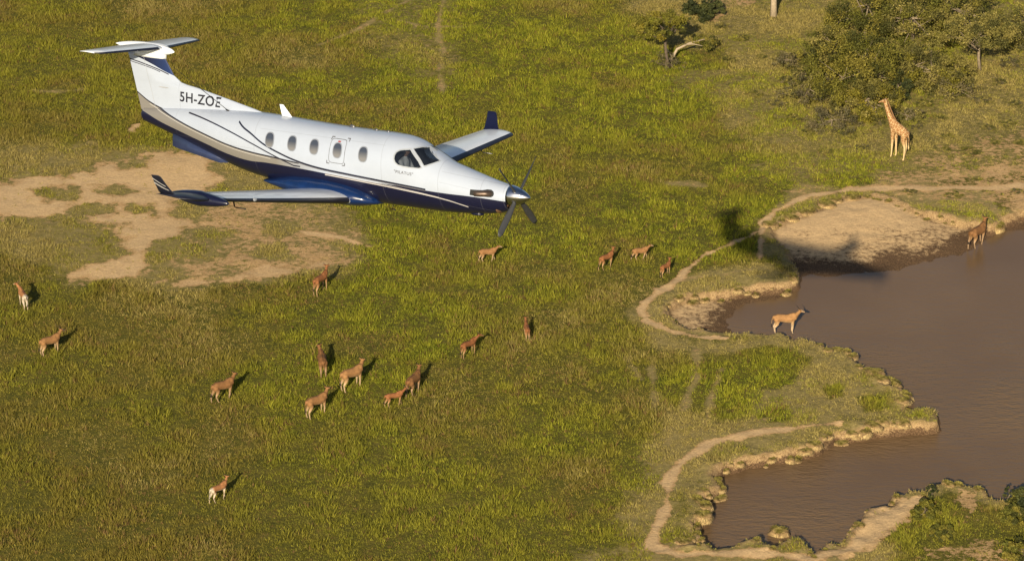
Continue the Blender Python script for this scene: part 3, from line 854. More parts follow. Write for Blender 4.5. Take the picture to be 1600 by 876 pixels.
for side in (1, -1):
    ys = np.concatenate([np.linspace(.35, HALF, 34), [7.84, 7.93, 7.985]])
    secs = []; boot = []
    for y in ys:
        le, te, z, t = wparm(side, min(y, HALF))
        if y > HALF:
            u = (y - HALF) / .27; z += .115 * (y - HALF)
            le += .32 * u ** 1.7; te -= .02 * u; t *= 1 - .55 * u
        secs.append(wing_sec(side, y, le, te, z, t, -.035))
    b = MB(); R_ = secs if side > 0 else [r for r in secs]
    b.rings(R_)
    if side > 0:
        nr = len(secs[0]); dark = sum(1 for y in ys[1:] if y > 7.15)
        b.m = [1 if i >= (len(ys) - 1 - dark) * nr else 0 for i in range(len(b.f))]
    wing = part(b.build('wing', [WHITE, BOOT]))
    # black de-icing boot wrapped round the leading edge
    b = MB(); R_ = []
    for y, s in zip(ys, secs):
        if y < .95: continue
        le, te, z, t = wparm(side, min(y, HALF)); n_ = 26
        L = len(s); nose = [s[(k) % L] for k in range(-8, 4 if side > 0 else 6)]
        c0 = np.array([s[4][0] + .1, s[0][1], s[0][2]])
        R_.append([tuple(np.array(p) + (np.array(p) - c0) / (np.linalg.norm(np.array(p) - c0) + 1e-9) * .006) for p in nose])
    b.rings(R_, cap=False, closed=False); part(b.build('deice_boot', BOOT), wing)
    # aileron and flap joints on the upper skin
    b = MB()
    def skin(y, fr, lift=.004):
        le, te, z, t = wparm(side, y); up, _ = airfoil(60, t); ch = te - le
        q = np.interp(fr, [p[0] for p in up], [p[1] for p in up])
        return (le + fr * ch, side * y, z + q * ch + (fr - .3) * ch * .035 + lift)
    for (ya, yb, fa, fb) in ((1.2, 5.6, .74, .74), (5.65, 7.5, .76, .76), (5.6, 5.6, .74, .99), (7.5, 7.5, .76, .99)):
        nn = 14
        for i in range(nn):
            t0, t1 = i / nn, (i + 1) / nn
            p = skin(ya + (yb - ya) * t0, fa + (fb - fa) * t0); q = skin(ya + (yb - ya) * t1, fa + (fb - fa) * t1)
            d = (0, .008, 0) if ya == yb else (.010, 0, 0)
            b.add([p, q, (q[0] + d[0], q[1] + d[1], q[2]), (p[0] + d[0], p[1] + d[1], p[2])], [[0, 1, 2, 3]])
    part(b.build('control_surface_joint', simple('joint_grey', (.22, .24, .28), .6)), wing)
    # flap track fairings under the wing
    for y in (2.2, 3.5, 4.8):
        le, te, z, t = wparm(side, y)
        b = MB(); b.ball((te - .45, side * y, z - .07), (.52, .055, .085), 10)
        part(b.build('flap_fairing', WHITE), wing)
    # winglet
    le, te, z, t = wparm(side, HALF)
    zz0 = z + .03
    tab = [(7.74, te - .60, te - .01, zz0 - .02, .10), (7.83, te - .52, te, zz0 + .06, .10), (7.90, te - .44, te + .01, zz0 + .17, .095), (8.0, te - .35, te + .03, zz0 + .34, .09), (8.07, te - .27, te + .05, zz0 + .50, .08), (8.09, te - .20, te + .05, zz0 + .535, .05)]
    b = MB(); R_ = []
    for y, l_, t_, z_, th_ in tab:
        up, lo = airfoil(12, th_, 0); ch = t_ - l_; loop = up + lo[-2:0:-1]
        R_.append([(l_ + p * ch, side * (y + q * ch * .9), z_ - q * ch * .35) for p, q in loop])
    b.rings(R_)
    wl = part(b.build('winglet', NAVYM if side < 0 else BOOT), wing)
    if side > 0:
        b = MB()
        for j, (t0, t1) in enumerate(((.30, .36), (.46, .50))):
            def wp(s_, fr):
                yv, l_, t_, z_, _ = [np.interp(s_, [0, .2, .4, .6, .8, 1], [r[k] for r in tab]) for k in range(5)]
                return (l_ + (t_ - l_) * fr, yv + .035, z_ + .01)
            for i in range(8):
                f0, f1 = .15 + i * .1, .25 + i * .1
                b.add([wp(t0 + i * .03, f0), wp(t0 + (i + 1) * .03, f1), wp(t1 + (i + 1) * .03, f1), wp(t1 + i * .03, f0)], [[0, 1, 2, 3]])
        part(b.build('winglet_stripe', simple('stripe_silver', (.35, .35, .36), .4)), wl)
# weather radar pod on the starboard leading edge
b = MB(); R_ = []
for i in range(25):
    t = i / 24; x_ = 4.93 + 2.0 * t
    r_ = .205 * (math.sin(math.pi * min(t * 1.6, 1) / 2) ** .62 if t < .45 else (1 - ((t - .45) / .55) ** 2.0) ** .9) + .004
    R_.append([(x_, 6.98 + r_ * math.cos(a_), .20 + .06 * t + r_ * .98 * math.sin(a_)) for a_ in [2 * math.pi * k / 28 for k in range(28)]])
b.rings(R_); part(b.build('radar_pod', NAVYM))
# pitot probes and a landing light
for side, y in ((1, 5.75), (-1, 6.35)):
    le, te, z, t = wparm(side, y)
    b = MB(); b.tube([(le + .30, side * y, z - .05), (le + .26, side * y, z - .21), (le + .22, side * y, z - .23), (le - .12, side * y, z - .23)], [.022, .02, .018, .014], 8)
    part(b.build('pitot_probe', BLACK if side > 0 else GREYM))
le, te, z, t = wparm(1, 5.2)
b = MB(); b.ball((le + .02, 5.2, z + .005), (.045, .10, .05), 8)
part(b.build('landing_light', simple('lamp_glass', (.30, .32, .36), .15)))

# fin, rudder line, bullet, tailplane
def fin_le(z): return np.interp(z, [.6, 1.33, 1.39, 1.60, 1.81, 1.89, 2.08, 2.62], [9.05, 9.05, 9.22, 10.30, 11.42, 12.02, 12.32, 12.70])
def fin_te(z): return np.interp(z, [.64, 2.62], [13.42, 14.03])
def fin_half(x, z):
    le, te = fin_le(z), fin_te(z); s = np.clip((x - le) / (te - le), 0, 1)
    th = np.interp(z, [.6, 1.3, 1.9, 2.6], [.115, .105, .085, .075])
    d = np.clip((x - le) / .9, 0, 1)
    return th * np.sqrt(d) * (1 - .88 * np.clip((s - .45) / .55, 0, 1) ** 1.6) + .004
b = MB(); R_ = []
for z in list(np.linspace(.70, 1.30, 8)) + list(np.linspace(1.33, 2.62, 30)):
    le, te = float(fin_le(z)), float(fin_te(z)); ring = []
    us = [.5 * (1 - math.cos(math.pi * i / 30)) for i in range(31)]
    for u in us: x_ = le + (te - le) * u; ring.append((x_, float(fin_half(x_, z)) if 0 < u else .002, z))
    for u in us[-2:0:-1]: x_ = le + (te - le) * u; ring.append((x_, -float(fin_half(x_, z)), z))
    R_.append(ring)
b.rings(R_)
fin = part(b.build('fin', LIV))
b = MB()
zs = np.linspace(.75, 2.53, 16)
for z0, z1 in zip(zs[:-1], zs[1:]):
    x0, x1 = 12.86 + (z0 - .75) * .30, 12.86 + (z1 - .75) * .30
    b.add([(x0, fin_half(x0, z0) + .004, z0), (x0 + .012, fin_half(x0, z0) + .004, z0), (x1 + .012, fin_half(x1, z1) + .004, z1), (x1, fin_half(x1, z1) + .004, z1)], [[0, 1, 2, 3]])
part(b.build('rudder_joint', simple('joint_pale', (.30, .32, .36), .6)), fin)
lettering('registration_lettering', '5H-ZOE', .405, 12.03, 1.385, simple('marking_black', (.012, .013, .022), .5), lambda a_, c_: float(fin_half(a_, c_)) + .012, fin, 1.0, 0, .007, -.020, 1.08, (1.475, .285))
b = MB(); R_ = []
for i in range(25):
    t = i / 24; x_ = 12.32 + 2.2 * t
    r_ = (math.sin(math.pi * min(t * 2.6, 1) / 2) ** .55 if t < .385 else (1 - ((t - .385) / .615) ** 2.2) ** .85)
    R_.append([(x_, .155 * r_ * math.cos(a_) + .0, 2.775 + .05 * t + .17 * r_ * math.sin(a_)) for a_ in [2 * math.pi * k / 28 for k in range(28)]])
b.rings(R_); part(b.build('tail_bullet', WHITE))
b = MB(); b.rings([[(12.62 + (u if u < .5 else 0) * 0 + x_, y_, z_) for x_, y_ in [(.0, 0), (.12, .085), (.5, .11), (1.0, .07), (1.36, .012), (1.0, -.07), (.5, -.11), (.12, -.085)]] for u, z_ in ((0, 2.54), (1, 2.72))])
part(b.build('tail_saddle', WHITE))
for side in (1, -1):
    R_ = []; SE = []
    tys = np.concatenate([np.linspace(.05, 2.22, 14), [2.30, 2.35]])
    for y in tys:
        u = y / 2.35
        le = 12.66 + .50 * u; te = 14.02 - .06 * u
        if y > 2.25: le += (y - 2.22) * 1.6; te -= (y - 2.22) * .3
        z = 2.845 + side * .03 * u
        SE.append(wing_sec(side, y, le, te, z, .10 if y < 2.3 else .06))
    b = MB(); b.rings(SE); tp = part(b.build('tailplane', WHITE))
    b = MB(); R_ = []
    for y, s in zip(tys, SE):
        if y < .14: continue
        L = len(s); c0 = np.array([s[4][0] + .1, s[0][1], s[0][2]])
        R_.append([tuple(np.array(s[k % L]) + (np.array(s[k % L]) - c0) / (np.linalg.norm(np.array(s[k % L]) - c0) + 1e-9) * .006) for k in range(-7, 5)])
    b.rings(R_, cap=False, closed=False); part(b.build('deice_boot', BOOT), tp)
# ventral strakes
for side in (1, -1):
    b = MB()
    P = [(12.2, .20, .47), (12.02, .44, .11), (11.8, .44, .06), (10.25, .50, -.17), (9.9, .30, -.15), (10.7, .34, .12)]
    b.rings([[(x_, side * y_, z_) for x_, y_, z_ in P], [(x_, side * (y_ - .03), z_ + .004) for x_, y_, z_ in P]])
    part(b.build('ventral_strake', simple('strake_blue', (.028, .04, .10), .35, 0, .4)))
# aerials
b = MB()
for (xa, xb, z_) in ():
    pass
R_ = []
for t in (0, .5, 1):
    l_ = 8.03 + .35 * t; te_ = 8.42 + .10 * t; z_ = 1.30 + .36 * t; ch = te_ - l_
    up, lo = airfoil(8, .10, 0); R_.append([(l_ + p * ch, q * ch, z_) for p, q in up + lo[-2:0:-1]])
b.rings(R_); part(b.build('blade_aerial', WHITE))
for xa in (5.98, 5.15, 4.75):
    b = MB(); b.ball((xa, 0, 1.30), (.10 if xa > 5.5 else .06, .04, .055 if xa > 5.5 else .035), 8); part(b.build('roof_beacon' if xa > 5.5 else 'roof_aerial', GREYM))
b = MB(); b.tube([(12.35, .01, 2.33), (10.22, .16, 1.30)], .0065, 6)
wa = part(b.build('wire_aerial', BLACK)); b = MB(); b.tube([(10.32, .155, 1.34), (10.20, .165, 1.29)], [.012, .035], 8); part(b.build('wire_insulator', BLACK), wa)
b = MB(); b.ball((12.62, .078, 1.72), (.22, .022, .02), 8); part(b.build('fin_vent', simple('vent_grey', (.33, .34, .37), .5)), fin)  # slim grey vent on the fin side
b = MB(); b.tube([(4.32, .30, -.70), (4.36, .30, -.80), (4.24, .30, -.82)], .022, 8); part(b.build('belly_aerial', BLACK))
b = MB(); b.ball((1.72, .0, -.64), (.22, .14, .06), 8); part(b.build('drain_fairing', NAVYM))
# cockpit inside: floor, bulkhead, glare shield, seat
CKPT = simple('cockpit_lining', (.030, .032, .036), .8)
b = MB()
def boxv(b, x0, x1, y0, y1, z0, z1):
    b.add([(x0, y0, z0), (x1, y0, z0), (x1, y1, z0), (x0, y1, z0), (x0, y0, z1), (x1, y0, z1), (x1, y1, z1), (x0, y1, z1)],
          [[3, 2, 1, 0], [4, 5, 6, 7], [0, 1, 5, 4], [1, 2, 6, 5], [2, 3, 7, 6], [3, 0, 4, 7]])
boxv(b, 4.40, 4.44, -.60, .60, -.2, .95); part(b.build('cockpit_bulkhead', CKPT, smooth=False))
b = MB(); boxv(b, 2.85, 3.2, -.42, .42, .30, .52); part(b.build('glare_shield', CKPT, smooth=False))
for side in (1, -1):
    b = MB(); b.rings([[(x_, side * .33 + y_, z_) for x_, y_ in ((4.14, -.2), (4.24, -.2), (4.24, .2), (4.14, .2))] for z_ in (.0, .66, .72)]); boxv(b, 3.75, 4.2, side * .33 - .22, side * .33 + .22, .0, .10)
    part(b.build('cockpit_seat', CKPT))

# ------------------------------------------------------------------ animals and the pilot: one continuous skin each
def organic(name, limbs, voxel, mat, smooth_it=4, colour=None):
    """limbs: chains of (x, y, z, radius[, height factor]); fused to one surface"""
    b = MB()
    for ch in limbs:
        pts = []
        for i in range(len(ch) - 1):
            p, q = ch[i], ch[i + 1]
            n_ = max(2, int(np.linalg.norm(np.array(q[:3]) - np.array(p[:3])) / max(.5 * voxel, .30 * min(p[3], q[3]))))
            for k in range(n_):
                t = k / n_; t2 = t
                pts.append([p[c] * (1 - t2) + q[c] * t2 for c in range(4)])
        pts.append(list(ch[-1][:4]))
        b.tube([q[:3] for q in pts], [q[3] for q in pts], 12)
        for q in (ch[0], ch[-1]):
            b.ball(q[:3], q[3] * .98, 6)
    o = b.build(name, mat)
    md = o.modifiers.new('r', 'REMESH'); md.mode = 'VOXEL'; md.voxel_size = voxel
    sm = o.modifiers.new('s', 'SMOOTH'); sm.iterations = smooth_it; sm.factor = .5
    bpy.context.view_layer.update()
    dg = bpy.context.evaluated_depsgraph_get()
    me = bpy.data.meshes.new_from_object(o.evaluated_get(dg))
    me.name = name
    old = o.data; o.modifiers.clear(); o.data = me; bpy.data.meshes.remove(old)
    if not me.materials: me.materials.append(mat)
    me.polygons.foreach_set('use_smooth', np.ones(len(me.polygons), bool))
    if colour:
        co = np.empty(len(me.vertices) * 3, np.float32); me.vertices.foreach_get('co', co); co = co.reshape(-1, 3)
        no = np.empty(len(me.vertices) * 3, np.float32); me.vertices.foreach_get('normal', no); no = no.reshape(-1, 3)
        a = me.color_attributes.new('Col', 'FLOAT_COLOR', 'POINT')
        cc = np.clip(colour(co, no), 0, 1)
        a.data.foreach_set('color', np.c_[cc, np.ones(len(cc))].astype(np.float32).ravel())
    return o
COAT = attr_mat('animal_coat', rough=.75)
HORN = simple('horn', (.035, .028, .022), .45)
def lerp3(a, b, t): return np.array(a)[None] * (1 - t[:, None]) + np.array(b)[None] * t[:, None]
def coat(back, belly, leg, tuft=(.02, .015, .012), rump=None, face=None):
    def f(co, no):
        x, y, z = co.T
        n_ = (vnoise(x * 1.0 + 5, z + y * .7, .11, 40) - .5) * .14
        c = lerp3(back, belly, sstep(1.12, .86, z + .10 * no[:, 2] + n_ * .6))
        t = sstep(.80, .62, z)[:, None]; c = c * (1 - t) + np.array(leg)[None] * t
        t = (sstep(.07, .0, z))[:, None]; c = c * (1 - t) + np.array([.02, .018, .015])[None] * t
        ty = ((x < -.92) & (z < .80) & (z > .45))[:, None]; c = np.where(ty, np.array(tuft)[None], c)
        if rump is not None:
            r = (sstep(-.60, -.80, x) * (z > .6))[:, None]; c = c * (1 - r) + np.array(rump)[None] * r
        # dark stripe along the spine and a dun crest on the neck
        s_ = ((np.abs(y) < .03) & (no[:, 2] > .6) & (x < .7))[:, None]; c = np.where(s_, c * .5, c)
        if face is not None:
            h = (sstep(1.05, 1.2, x) * (z > 1.3))[:, None]; c = c * (1 - h) + np.array(face)[None] * h
        return c * (1 + n_[:, None])
    return f
def antelope(kind, pose='stand', turn=0.0, tint=1.0, head='up'):
    eland = kind == 'eland'
    k = 1.08 if eland else .86
    def R(r): return r * k
    nz = 1.58 if head == 'up' else 1.30
    hx, hy = 1.00 * math.cos(turn) , 1.00 * math.sin(turn)
    L = []
    # trunk: deep chest that narrows to the belly
    L.append([(-.80, 0, 1.26, R(.17)), (-.62, 0, 1.24, R(.25)), (-.30, 0, 1.20, R(.265)), (.05, 0, 1.14, R(.285)), (.36, 0, 1.13, R(.30)), (.60, 0, 1.20, R(.22))])
    L.append([(.25, 0, 1.36, R(.12)), (.50, 0, 1.42, R(.13)), (.66, 0, 1.40, R(.15))])
    nb = (.60, 0, 1.28)
    n1_ = (.60 + .22 * math.cos(turn), .18 * math.sin(turn), 1.28 + (nz - 1.28) * .5)
    n2_ = (.60 + .40 * math.cos(turn), .38 * math.sin(turn), nz)
    L.append([nb + (R(.20),), n1_ + (R(.135),), n2_ + (R(.10),)])
    if eland:
        L.append([(.64, 0, 1.05, .09), (n1_[0] + .05, n1_[1], n1_[2] - .17, .05)])       # dewlap
    d = np.array([math.cos(turn), math.sin(turn), 0]); hd = np.array(n2_) + d * .03 + np.array([0, 0, .06])
    h2 = hd + d * .16 + np.array([0, 0, -.05]); h3 = hd + d * .36 + np.array([0, 0, -.15])
    L.append([tuple(hd) + (R(.105),), tuple(h2) + (R(.09),), tuple(h3) + (R(.055),)])
    # ears
    s = np.array([-math.sin(turn), math.cos(turn), 0])
    for sd in (1, -1):
        e0 = hd + s * sd * .07 + np.array([0, 0, .05]); e1 = e0 + s * sd * .16 + np.array([0, 0, .05]) - d * .03
        L.append([tuple(e0) + (.028,), tuple((e0 + e1) / 2) + (.04,), tuple(e1) + (.014,)])
    st = {'stand': (0, 0, 0, 0), 'walk': (.20, -.18, -.16, .20), 'trot': (.34, -.30, -.28, .30)}[pose]
    lift = {'stand': (0, 0, 0, 0), 'walk': (.0, 0, .0, .03), 'trot': (.12, 0, 0, .08)}[pose]
    for i, (bx_, sd) in enumerate(((.47, 1), (.47, -1), (-.68, 1), (-.68, -1))):
        o_ = st[i]; u = lift[i]; y_ = sd * .16 * (1 if eland else .8)
        if bx_ > 0:
            L.append([(bx_, y_ * .8, 1.02, R(.14)), (bx_ + .02 + o_ * .3, y_, .78, R(.085)), (bx_ + .02 + o_ * .65, y_, .46 + u, R(.048)),
                      (bx_ + o_ * .95 - u * .8, y_, .12 + u, R(.034)), (bx_ + .05 + o_ - u * .8, y_, .035 + u, R(.042))])
        else:
            L.append([(bx_, y_ * .7, 1.16, R(.20)), (bx_ + .10 + o_ * .3, y_, .88, R(.135)), (bx_ - .14 + o_ * .6, y_, .52 + u * .6, R(.055)),
                      (bx_ - .08 + o_ * .95, y_, .13 + u, R(.036)), (bx_ - .03 + o_, y_, .035 + u, R(.044))])
    L.append([(-.90, 0, 1.32, .045), (-1.00, 0, 1.10, .026), (-1.02, 0, .78, .022), (-1.02, 0, .60, .045), (-1.01, 0, .50, .02)])
    if eland:
        cf = coat((.235, .118, .046), (.30, .18, .085), (.36, .25, .15), face=(.26, .17, .10))
    elif kind == 'antelope':
        cf = coat((.225, .09, .034), (.27, .14, .06), (.32, .21, .11), face=(.20, .11, .06))
    else:
        cf = coat((.30, .135, .055), (.48, .38, .26), (.44, .34, .24), rump=(.42, .36, .28), face=(.34, .24, .15))
    cf0 = cf
    cf = lambda co, no: cf0(co, no) * np.array([tint, tint ** 1.2, tint ** 1.3])[None] * (1 + .35 * (vnoise(co[:, 0] * 2, co[:, 2] * 2 + co[:, 1], .22, 61) - .5))[:, None]
    body = organic(kind, L, .028, COAT, 2, cf)
    # horns
    hs = []
    ln = .62 if eland else .30
    for sd in (1, -1):
        h0 = hd + s * sd * .045 + np.array([0, 0, .07]); b = MB()
        pts = []; rr = []
        for i in range(9):
            t = i / 8; lift_ = math.sin(t * math.pi) * .05 * (1 if not eland else .3)
            pts.append(tuple(h0 + s * sd * (.16 * t + lift_) + np.array([0, 0, ln * .82 * t]) - d * (ln * .55 * t)))
            rr.append(.026 * (1 - .8 * t))
        b.tube(pts, rr, 7)
        hs.append(b.build('horn', HORN, body))
    return body, hs
PROTO = {}
def get_proto(*key):
    if key not in PROTO:
        b, hs = antelope(*key); b.location = (0, 0, -500)
        PROTO[key] = [b, hs, False]
    return PROTO[key]
def place_animal(key, foot, face, hpx, label, cat, group, z=None, sink=.04):
    """foot: pixel between the feet; face: heading in degrees seen on the photo's ground (0 = right, 90 = away)"""
    P = get_proto(*key)
    if not P[2]:
        b, hs = P[0], P[1]; P[2] = True
    else:
        b = P[0].copy(); C.objects.link(b); hs = []
        for h in P[1]:
            c = h.copy(); C.objects.link(c); c.parent = b; hs.append(c)
    x, y = gp(*foot); zz_ = float(height(np.array([x]), np.array([y]))[0]) if z is None else z
    x, y = gp(foot[0], foot[1], zz_)
    if z is None: zz_ = float(height(np.array([x]), np.array([y]))[0])
    rngd = math.sqrt(x * x + y * y + (CAM_H - zz_) ** 2)
    ppm = F / rngd * math.cos(PITCH)
    s = hpx / ppm / (2.02 if key[0] != 'gazelle' else 1.95)
    b.location = (x, y, zz_ - sink); b.rotation_euler = (0, 0, math.radians(face)); b.scale = (s, s, s)
    tag(b, label, cat, group)
    return b
EL, AN, GZ = 'eland', 'antelope', 'gazelle'
HG = 'antelopes scattered over the green plain'
for key, foot, face, hpx, label in [
    ((AN, 'stand', .3), (502, 457), 62, 41, 'rufous antelope walking away at the lower edge of the bare earth patch'),
    ((EL, 'walk', 0.0), (763, 409), 14, 29, 'tan antelope striding right just below the propeller side of the aeroplane, alone on green grass'),
    ((AN, 'walk', .4), (948, 419), 46, 33, 'reddish antelope walking away, left one of the three close to the thin path'),
    ((EL, 'trot', 0.0), (1001, 406), 18, 27, 'tan antelope trotting right, middle of the three beside the thin path'),
    ((AN, 'stand', .5), (1040, 430), 52, 27, 'small bright red-brown antelope right beside the thin pale path'),
    ((EL, 'walk', .35, .85), (350, 624), 38, 42, 'brown antelope walking right in deep grass, leftmost of the central herd'),
    ((EL, 'stand', .3, .72), (504, 583), 98, 42, 'red-brown antelope seen from behind, highest of the central herd'),
    ((EL, 'stand', .45, 1.12), (551, 606), 42, 45, 'largest grey-tan antelope of the central herd with a broad pale rump'),
    ((EL, 'stand', .35), (496, 648), 42, 43, 'tan antelope with head raised, lowest of the central herd'),
    ((EL, 'walk', .2, .75), (647, 614), 66, 42, 'brown antelope walking away just behind the small pale one'),
    ((AN, 'walk', 0.0), (617, 635), 26, 33, 'small orange-tan antelope walking right in front of a darker one'),
    ((AN, 'stand', -.5, .85), (733, 556), 48, 36, 'dark tan antelope with outstretched neck standing alone right of the central herd'),
    ((AN, 'stand', 0.0), (823, 528), 96, 31, 'slim red antelope seen from behind, farthest right of the animals in deep grass'),
    ((EL, 'stand', .2), (80, 552), 40, 38, 'tan antelope facing up and right near the left side of the plain'),
    ((GZ, 'stand', .5), (37, 480), 112, 36, 'red gazelle with a white rump looking back, near the bare earth at far left'),
    ((GZ, 'walk', .4), (343, 781), 48, 36, 'white-rumped gazelle alone in the grass at the bottom of the plain'),
]:
    place_animal(key, foot, face, hpx, label, 'gazelle' if key[0] == GZ else 'antelope', HG)
place_animal((EL, 'stand', .25, 1.25), (1227, 519), 6, 40, 'pale orange eland with long straight horns standing in shallow water', 'eland', 'elands at the pond', WATER_Z + .12)
place_animal((EL, 'walk', .3, .8), (1527, 383), 52, 43, 'brown eland wading from the beach into the pond at the right side', 'eland', 'elands at the pond', WATER_Z, .10)

# giraffe
gmat, nt, bs = new_mat('giraffe_hide')
tc = N(nt, 'ShaderNodeTexCoord'); vo = N(nt, 'ShaderNodeTexVoronoi', feature='DISTANCE_TO_EDGE'); vo.inputs['Scale'].default_value = 4.3
vo.inputs['Randomness'].default_value = .9
nt.links.new(tc.outputs['Object'], vo.inputs['Vector'])
sz_ = N(nt, 'ShaderNodeSeparateXYZ'); nt.links.new(tc.outputs['Object'], sz_.inputs[0])
pat = mth(nt, 'MULTIPLY', mth(nt, 'GREATER_THAN', vo.outputs['Distance'], .045), maprange(nt, sz_.outputs[2], 1.15, 1.75))
nt.links.new(mix(nt, pat, (.56, .41, .21), (.27, .13, .045)), bs.inputs['Base Color']); bs.inputs['Roughness'].default_value = .8
L = []
L.append([(-.62, 0, 2.25, .27), (-.35, 0, 2.38, .36), (.0, 0, 2.50, .40), (.35, 0, 2.62, .42), (.58, 0, 2.72, .34)])
L.append([(.25, 0, 2.92, .18), (.50, 0, 2.98, .22)])
L.append([(.55, 0, 2.80, .34), (.85, 0, 3.20, .235), (1.12, 0, 3.68, .175), (1.36, 0, 4.20, .145), (1.52, 0, 4.60, .125)])
L.append([(1.50, 0, 4.66, .14), (1.66, .03, 4.64, .125), (1.86, .06, 4.54, .085), (2.02, .09, 4.46, .065)])
for sd in (1, -1):
    L.append([(1.48, sd * .12, 4.72, .035), (1.42, sd * .24, 4.78, .05), (1.40, sd * .33, 4.80, .02)])
for bx_, sd, o_ in ((.46, 1, .06), (.46, -1, -.12), (-.58, 1, -.10), (-.58, -1, .10)):
    y_ = sd * .22
    if bx_ > 0:
        L.append([(bx_, y_ * .9, 2.45, .24), (bx_ + .02 + o_ * .3, y_, 1.95, .15), (bx_ + o_ * .6, y_, 1.12, .078), (bx_ + o_, y_, .20, .055), (bx_ + o_ + .05, y_, .06, .075)])
    else:
        L.append([(bx_, y_ * .8, 2.25, .26), (bx_ + .10 + o_ * .3, y_, 1.80, .17), (bx_ - .08 + o_ * .6, y_, 1.12, .078), (bx_ + o_, y_, .20, .055), (bx_ + o_ + .05, y_, .06, .075)])
L.append([(-.84, 0, 2.30, .06), (-.95, 0, 1.95, .035), (-.95, 0, 1.45, .03), (-.95, 0, 1.15, .06), (-.94, 0, .98, .03)])
L = [[(q[0], q[1], q[2], q[3] * 1.13) for q in ch] for ch in L]
gir = organic('giraffe', L, .042, gmat, 3)
for sd in (1, -1):
    b = MB(); b.tube([(1.52, sd * .055, 4.76), (1.50, sd * .07, 4.90)], [.025, .034], 8); b.build('ossicone', simple('ossicone_brown', (.20, .12, .07), .7), gir)
b = MB(); R_ = []
for x_, z_ in ((.40, 3.18), (.66, 3.50), (.93, 3.95), (1.17, 4.40), (1.34, 4.74)):
    R_.append([(x_ - .02, .02, z_ - .02), (x_ - .02, -.02, z_ - .02), (x_ - .085, -.012, z_ + .05), (x_ - .085, .012, z_ + .05)])
b.rings(R_); b.build('mane', simple('mane_brown', (.22, .11, .045), .8), gir)
x, y = gp(1403, 247); zg = float(height(np.array([x]), np.array([y]))[0])
gir.location = (x, y, zg - .03); gir.rotation_euler = (0, 0, math.radians(141)); gir.scale = (.94, .94, .94)
tag(gir, 'tall patterned giraffe standing beside the acacia thicket, looking left', 'giraffe')

# pilot behind the windshield, in aeroplane coordinates
SHIRT = simple('white_shirt', (.72, .73, .76), .8); SKIN = simple('skin', (.30, .17, .11), .6); DARKH = simple('dark_hair', (.02, .017, .015), .7)
L = [[(3.98, .33, .12, .16), (3.97, .33, .38, .165), (3.95, .33, .58, .15)], [(3.95, .13, .60, .07), (3.95, .33, .64, .075), (3.95, .53, .60, .07)],
     [(3.94, .33, .66, .055), (3.91, .33, .77, .05)], [(3.88, .33, .86, .088), (3.89, .33, .91, .09)], [(3.80, .33, .86, .022), (3.785, .33, .85, .015)],
     [(4.00, .33, .14, .15), (3.62, .25, .16, .085), (3.58, .25, -.12, .06)], [(4.00, .33, .14, .15), (3.62, .42, .16, .085), (3.58, .42, -.12, .06)],
     [(3.95, .13, .60, .062), (3.80, .10, .36, .05), (3.50, .18, .44, .042), (3.42, .20, .46, .04)], [(3.95, .53, .60, .062), (3.80, .56, .36, .05), (3.50, .46, .44, .042), (3.42, .44, .46, .04)]]
pil = organic('person', L, .022, SKIN, 3)
pil.parent = None
me_ = pil.data
me_.materials.append(SHIRT); me_.materials.append(DARKH)
for p in me_.polygons:
    c_ = p.center
    p.material_index = 1 if (c_[2] < .735 and c_[0] > 3.60) else (2 if (c_[2] > .90 or (c_[0] > 3.93 and c_[2] > .82)) else 0)
# child of nothing: the pilot is a thing of its own, seated in the cockpit
pil.matrix_world = plane.matrix_world @ Matrix.Translation(tuple(-PB))
tag(pil, 'pilot in a white shirt seated behind the cockpit glass of the aeroplane', 'person')
b = MB(); b.tube([(3.89, .225, .86), (3.89, .235, .94), (3.89, .33, 1.005), (3.89, .425, .94), (3.89, .435, .86)], .014, 8); b.ball((3.89, .43, .86), (.035, .02, .045), 6); b.ball((3.89, .23, .86), (.035, .02, .045), 6)
b.build('headset', BLACK, pil)

# ------------------------------------------------------------------ trees, bushes, tussocks
LEAF = attr_mat('leaves', rough=.7, transl=.25)
BARK = simple('bark', (.20, .155, .10), .9, 0, 0, .35, 6, .4)
DEADW = simple('weathered_wood', (.34, .27, .18), .9, 0, 0, .25, 8, .3)
def leaf_mesh(name, centres, radii, nper, size, cols, parent=None, flat=1.0, seed=1, dens_pow=.5):
    """thousands of leaf sprays spread through the volumes of many small clumps"""
    r = np.random.default_rng(seed); VV = []; CC = []
    for c, R, col in zip(centres, radii, cols):
        n = max(8, int(nper * (R / np.mean(radii)) ** 2))
        d = r.normal(size=(n, 3)); d /= np.linalg.norm(d, axis=1)[:, None]
        rad = r.random(n) ** dens_pow * R
        p = np.array(c) + d * rad[:, None] * np.array([1, 1, flat])
        a = r.normal(size=(n, 3)); a /= np.linalg.norm(a, axis=1)[:, None]
        b_ = np.cross(a, r.normal(size=(n, 3))); b_ /= np.linalg.norm(b_, axis=1)[:, None]
        s = size * r.uniform(.5, 1.4, n)[:, None]
        q = np.stack([p - a * s, p + b_ * s * .5, p + a * s, p - b_ * s * .5], 1)
        VV.append(q.reshape(-1, 3))
        cc = np.array(col)[None] * r.uniform(.65, 1.4, (n, 1)); CC.append(np.repeat(cc, 4, 0))
    V = np.concatenate(VV); Cc = np.concatenate(CC)
    return mesh_np(name, V, np.arange(len(V)).reshape(-1, 4), LEAF, parent, attrs={'Col': np.clip(Cc, 0, 1)})
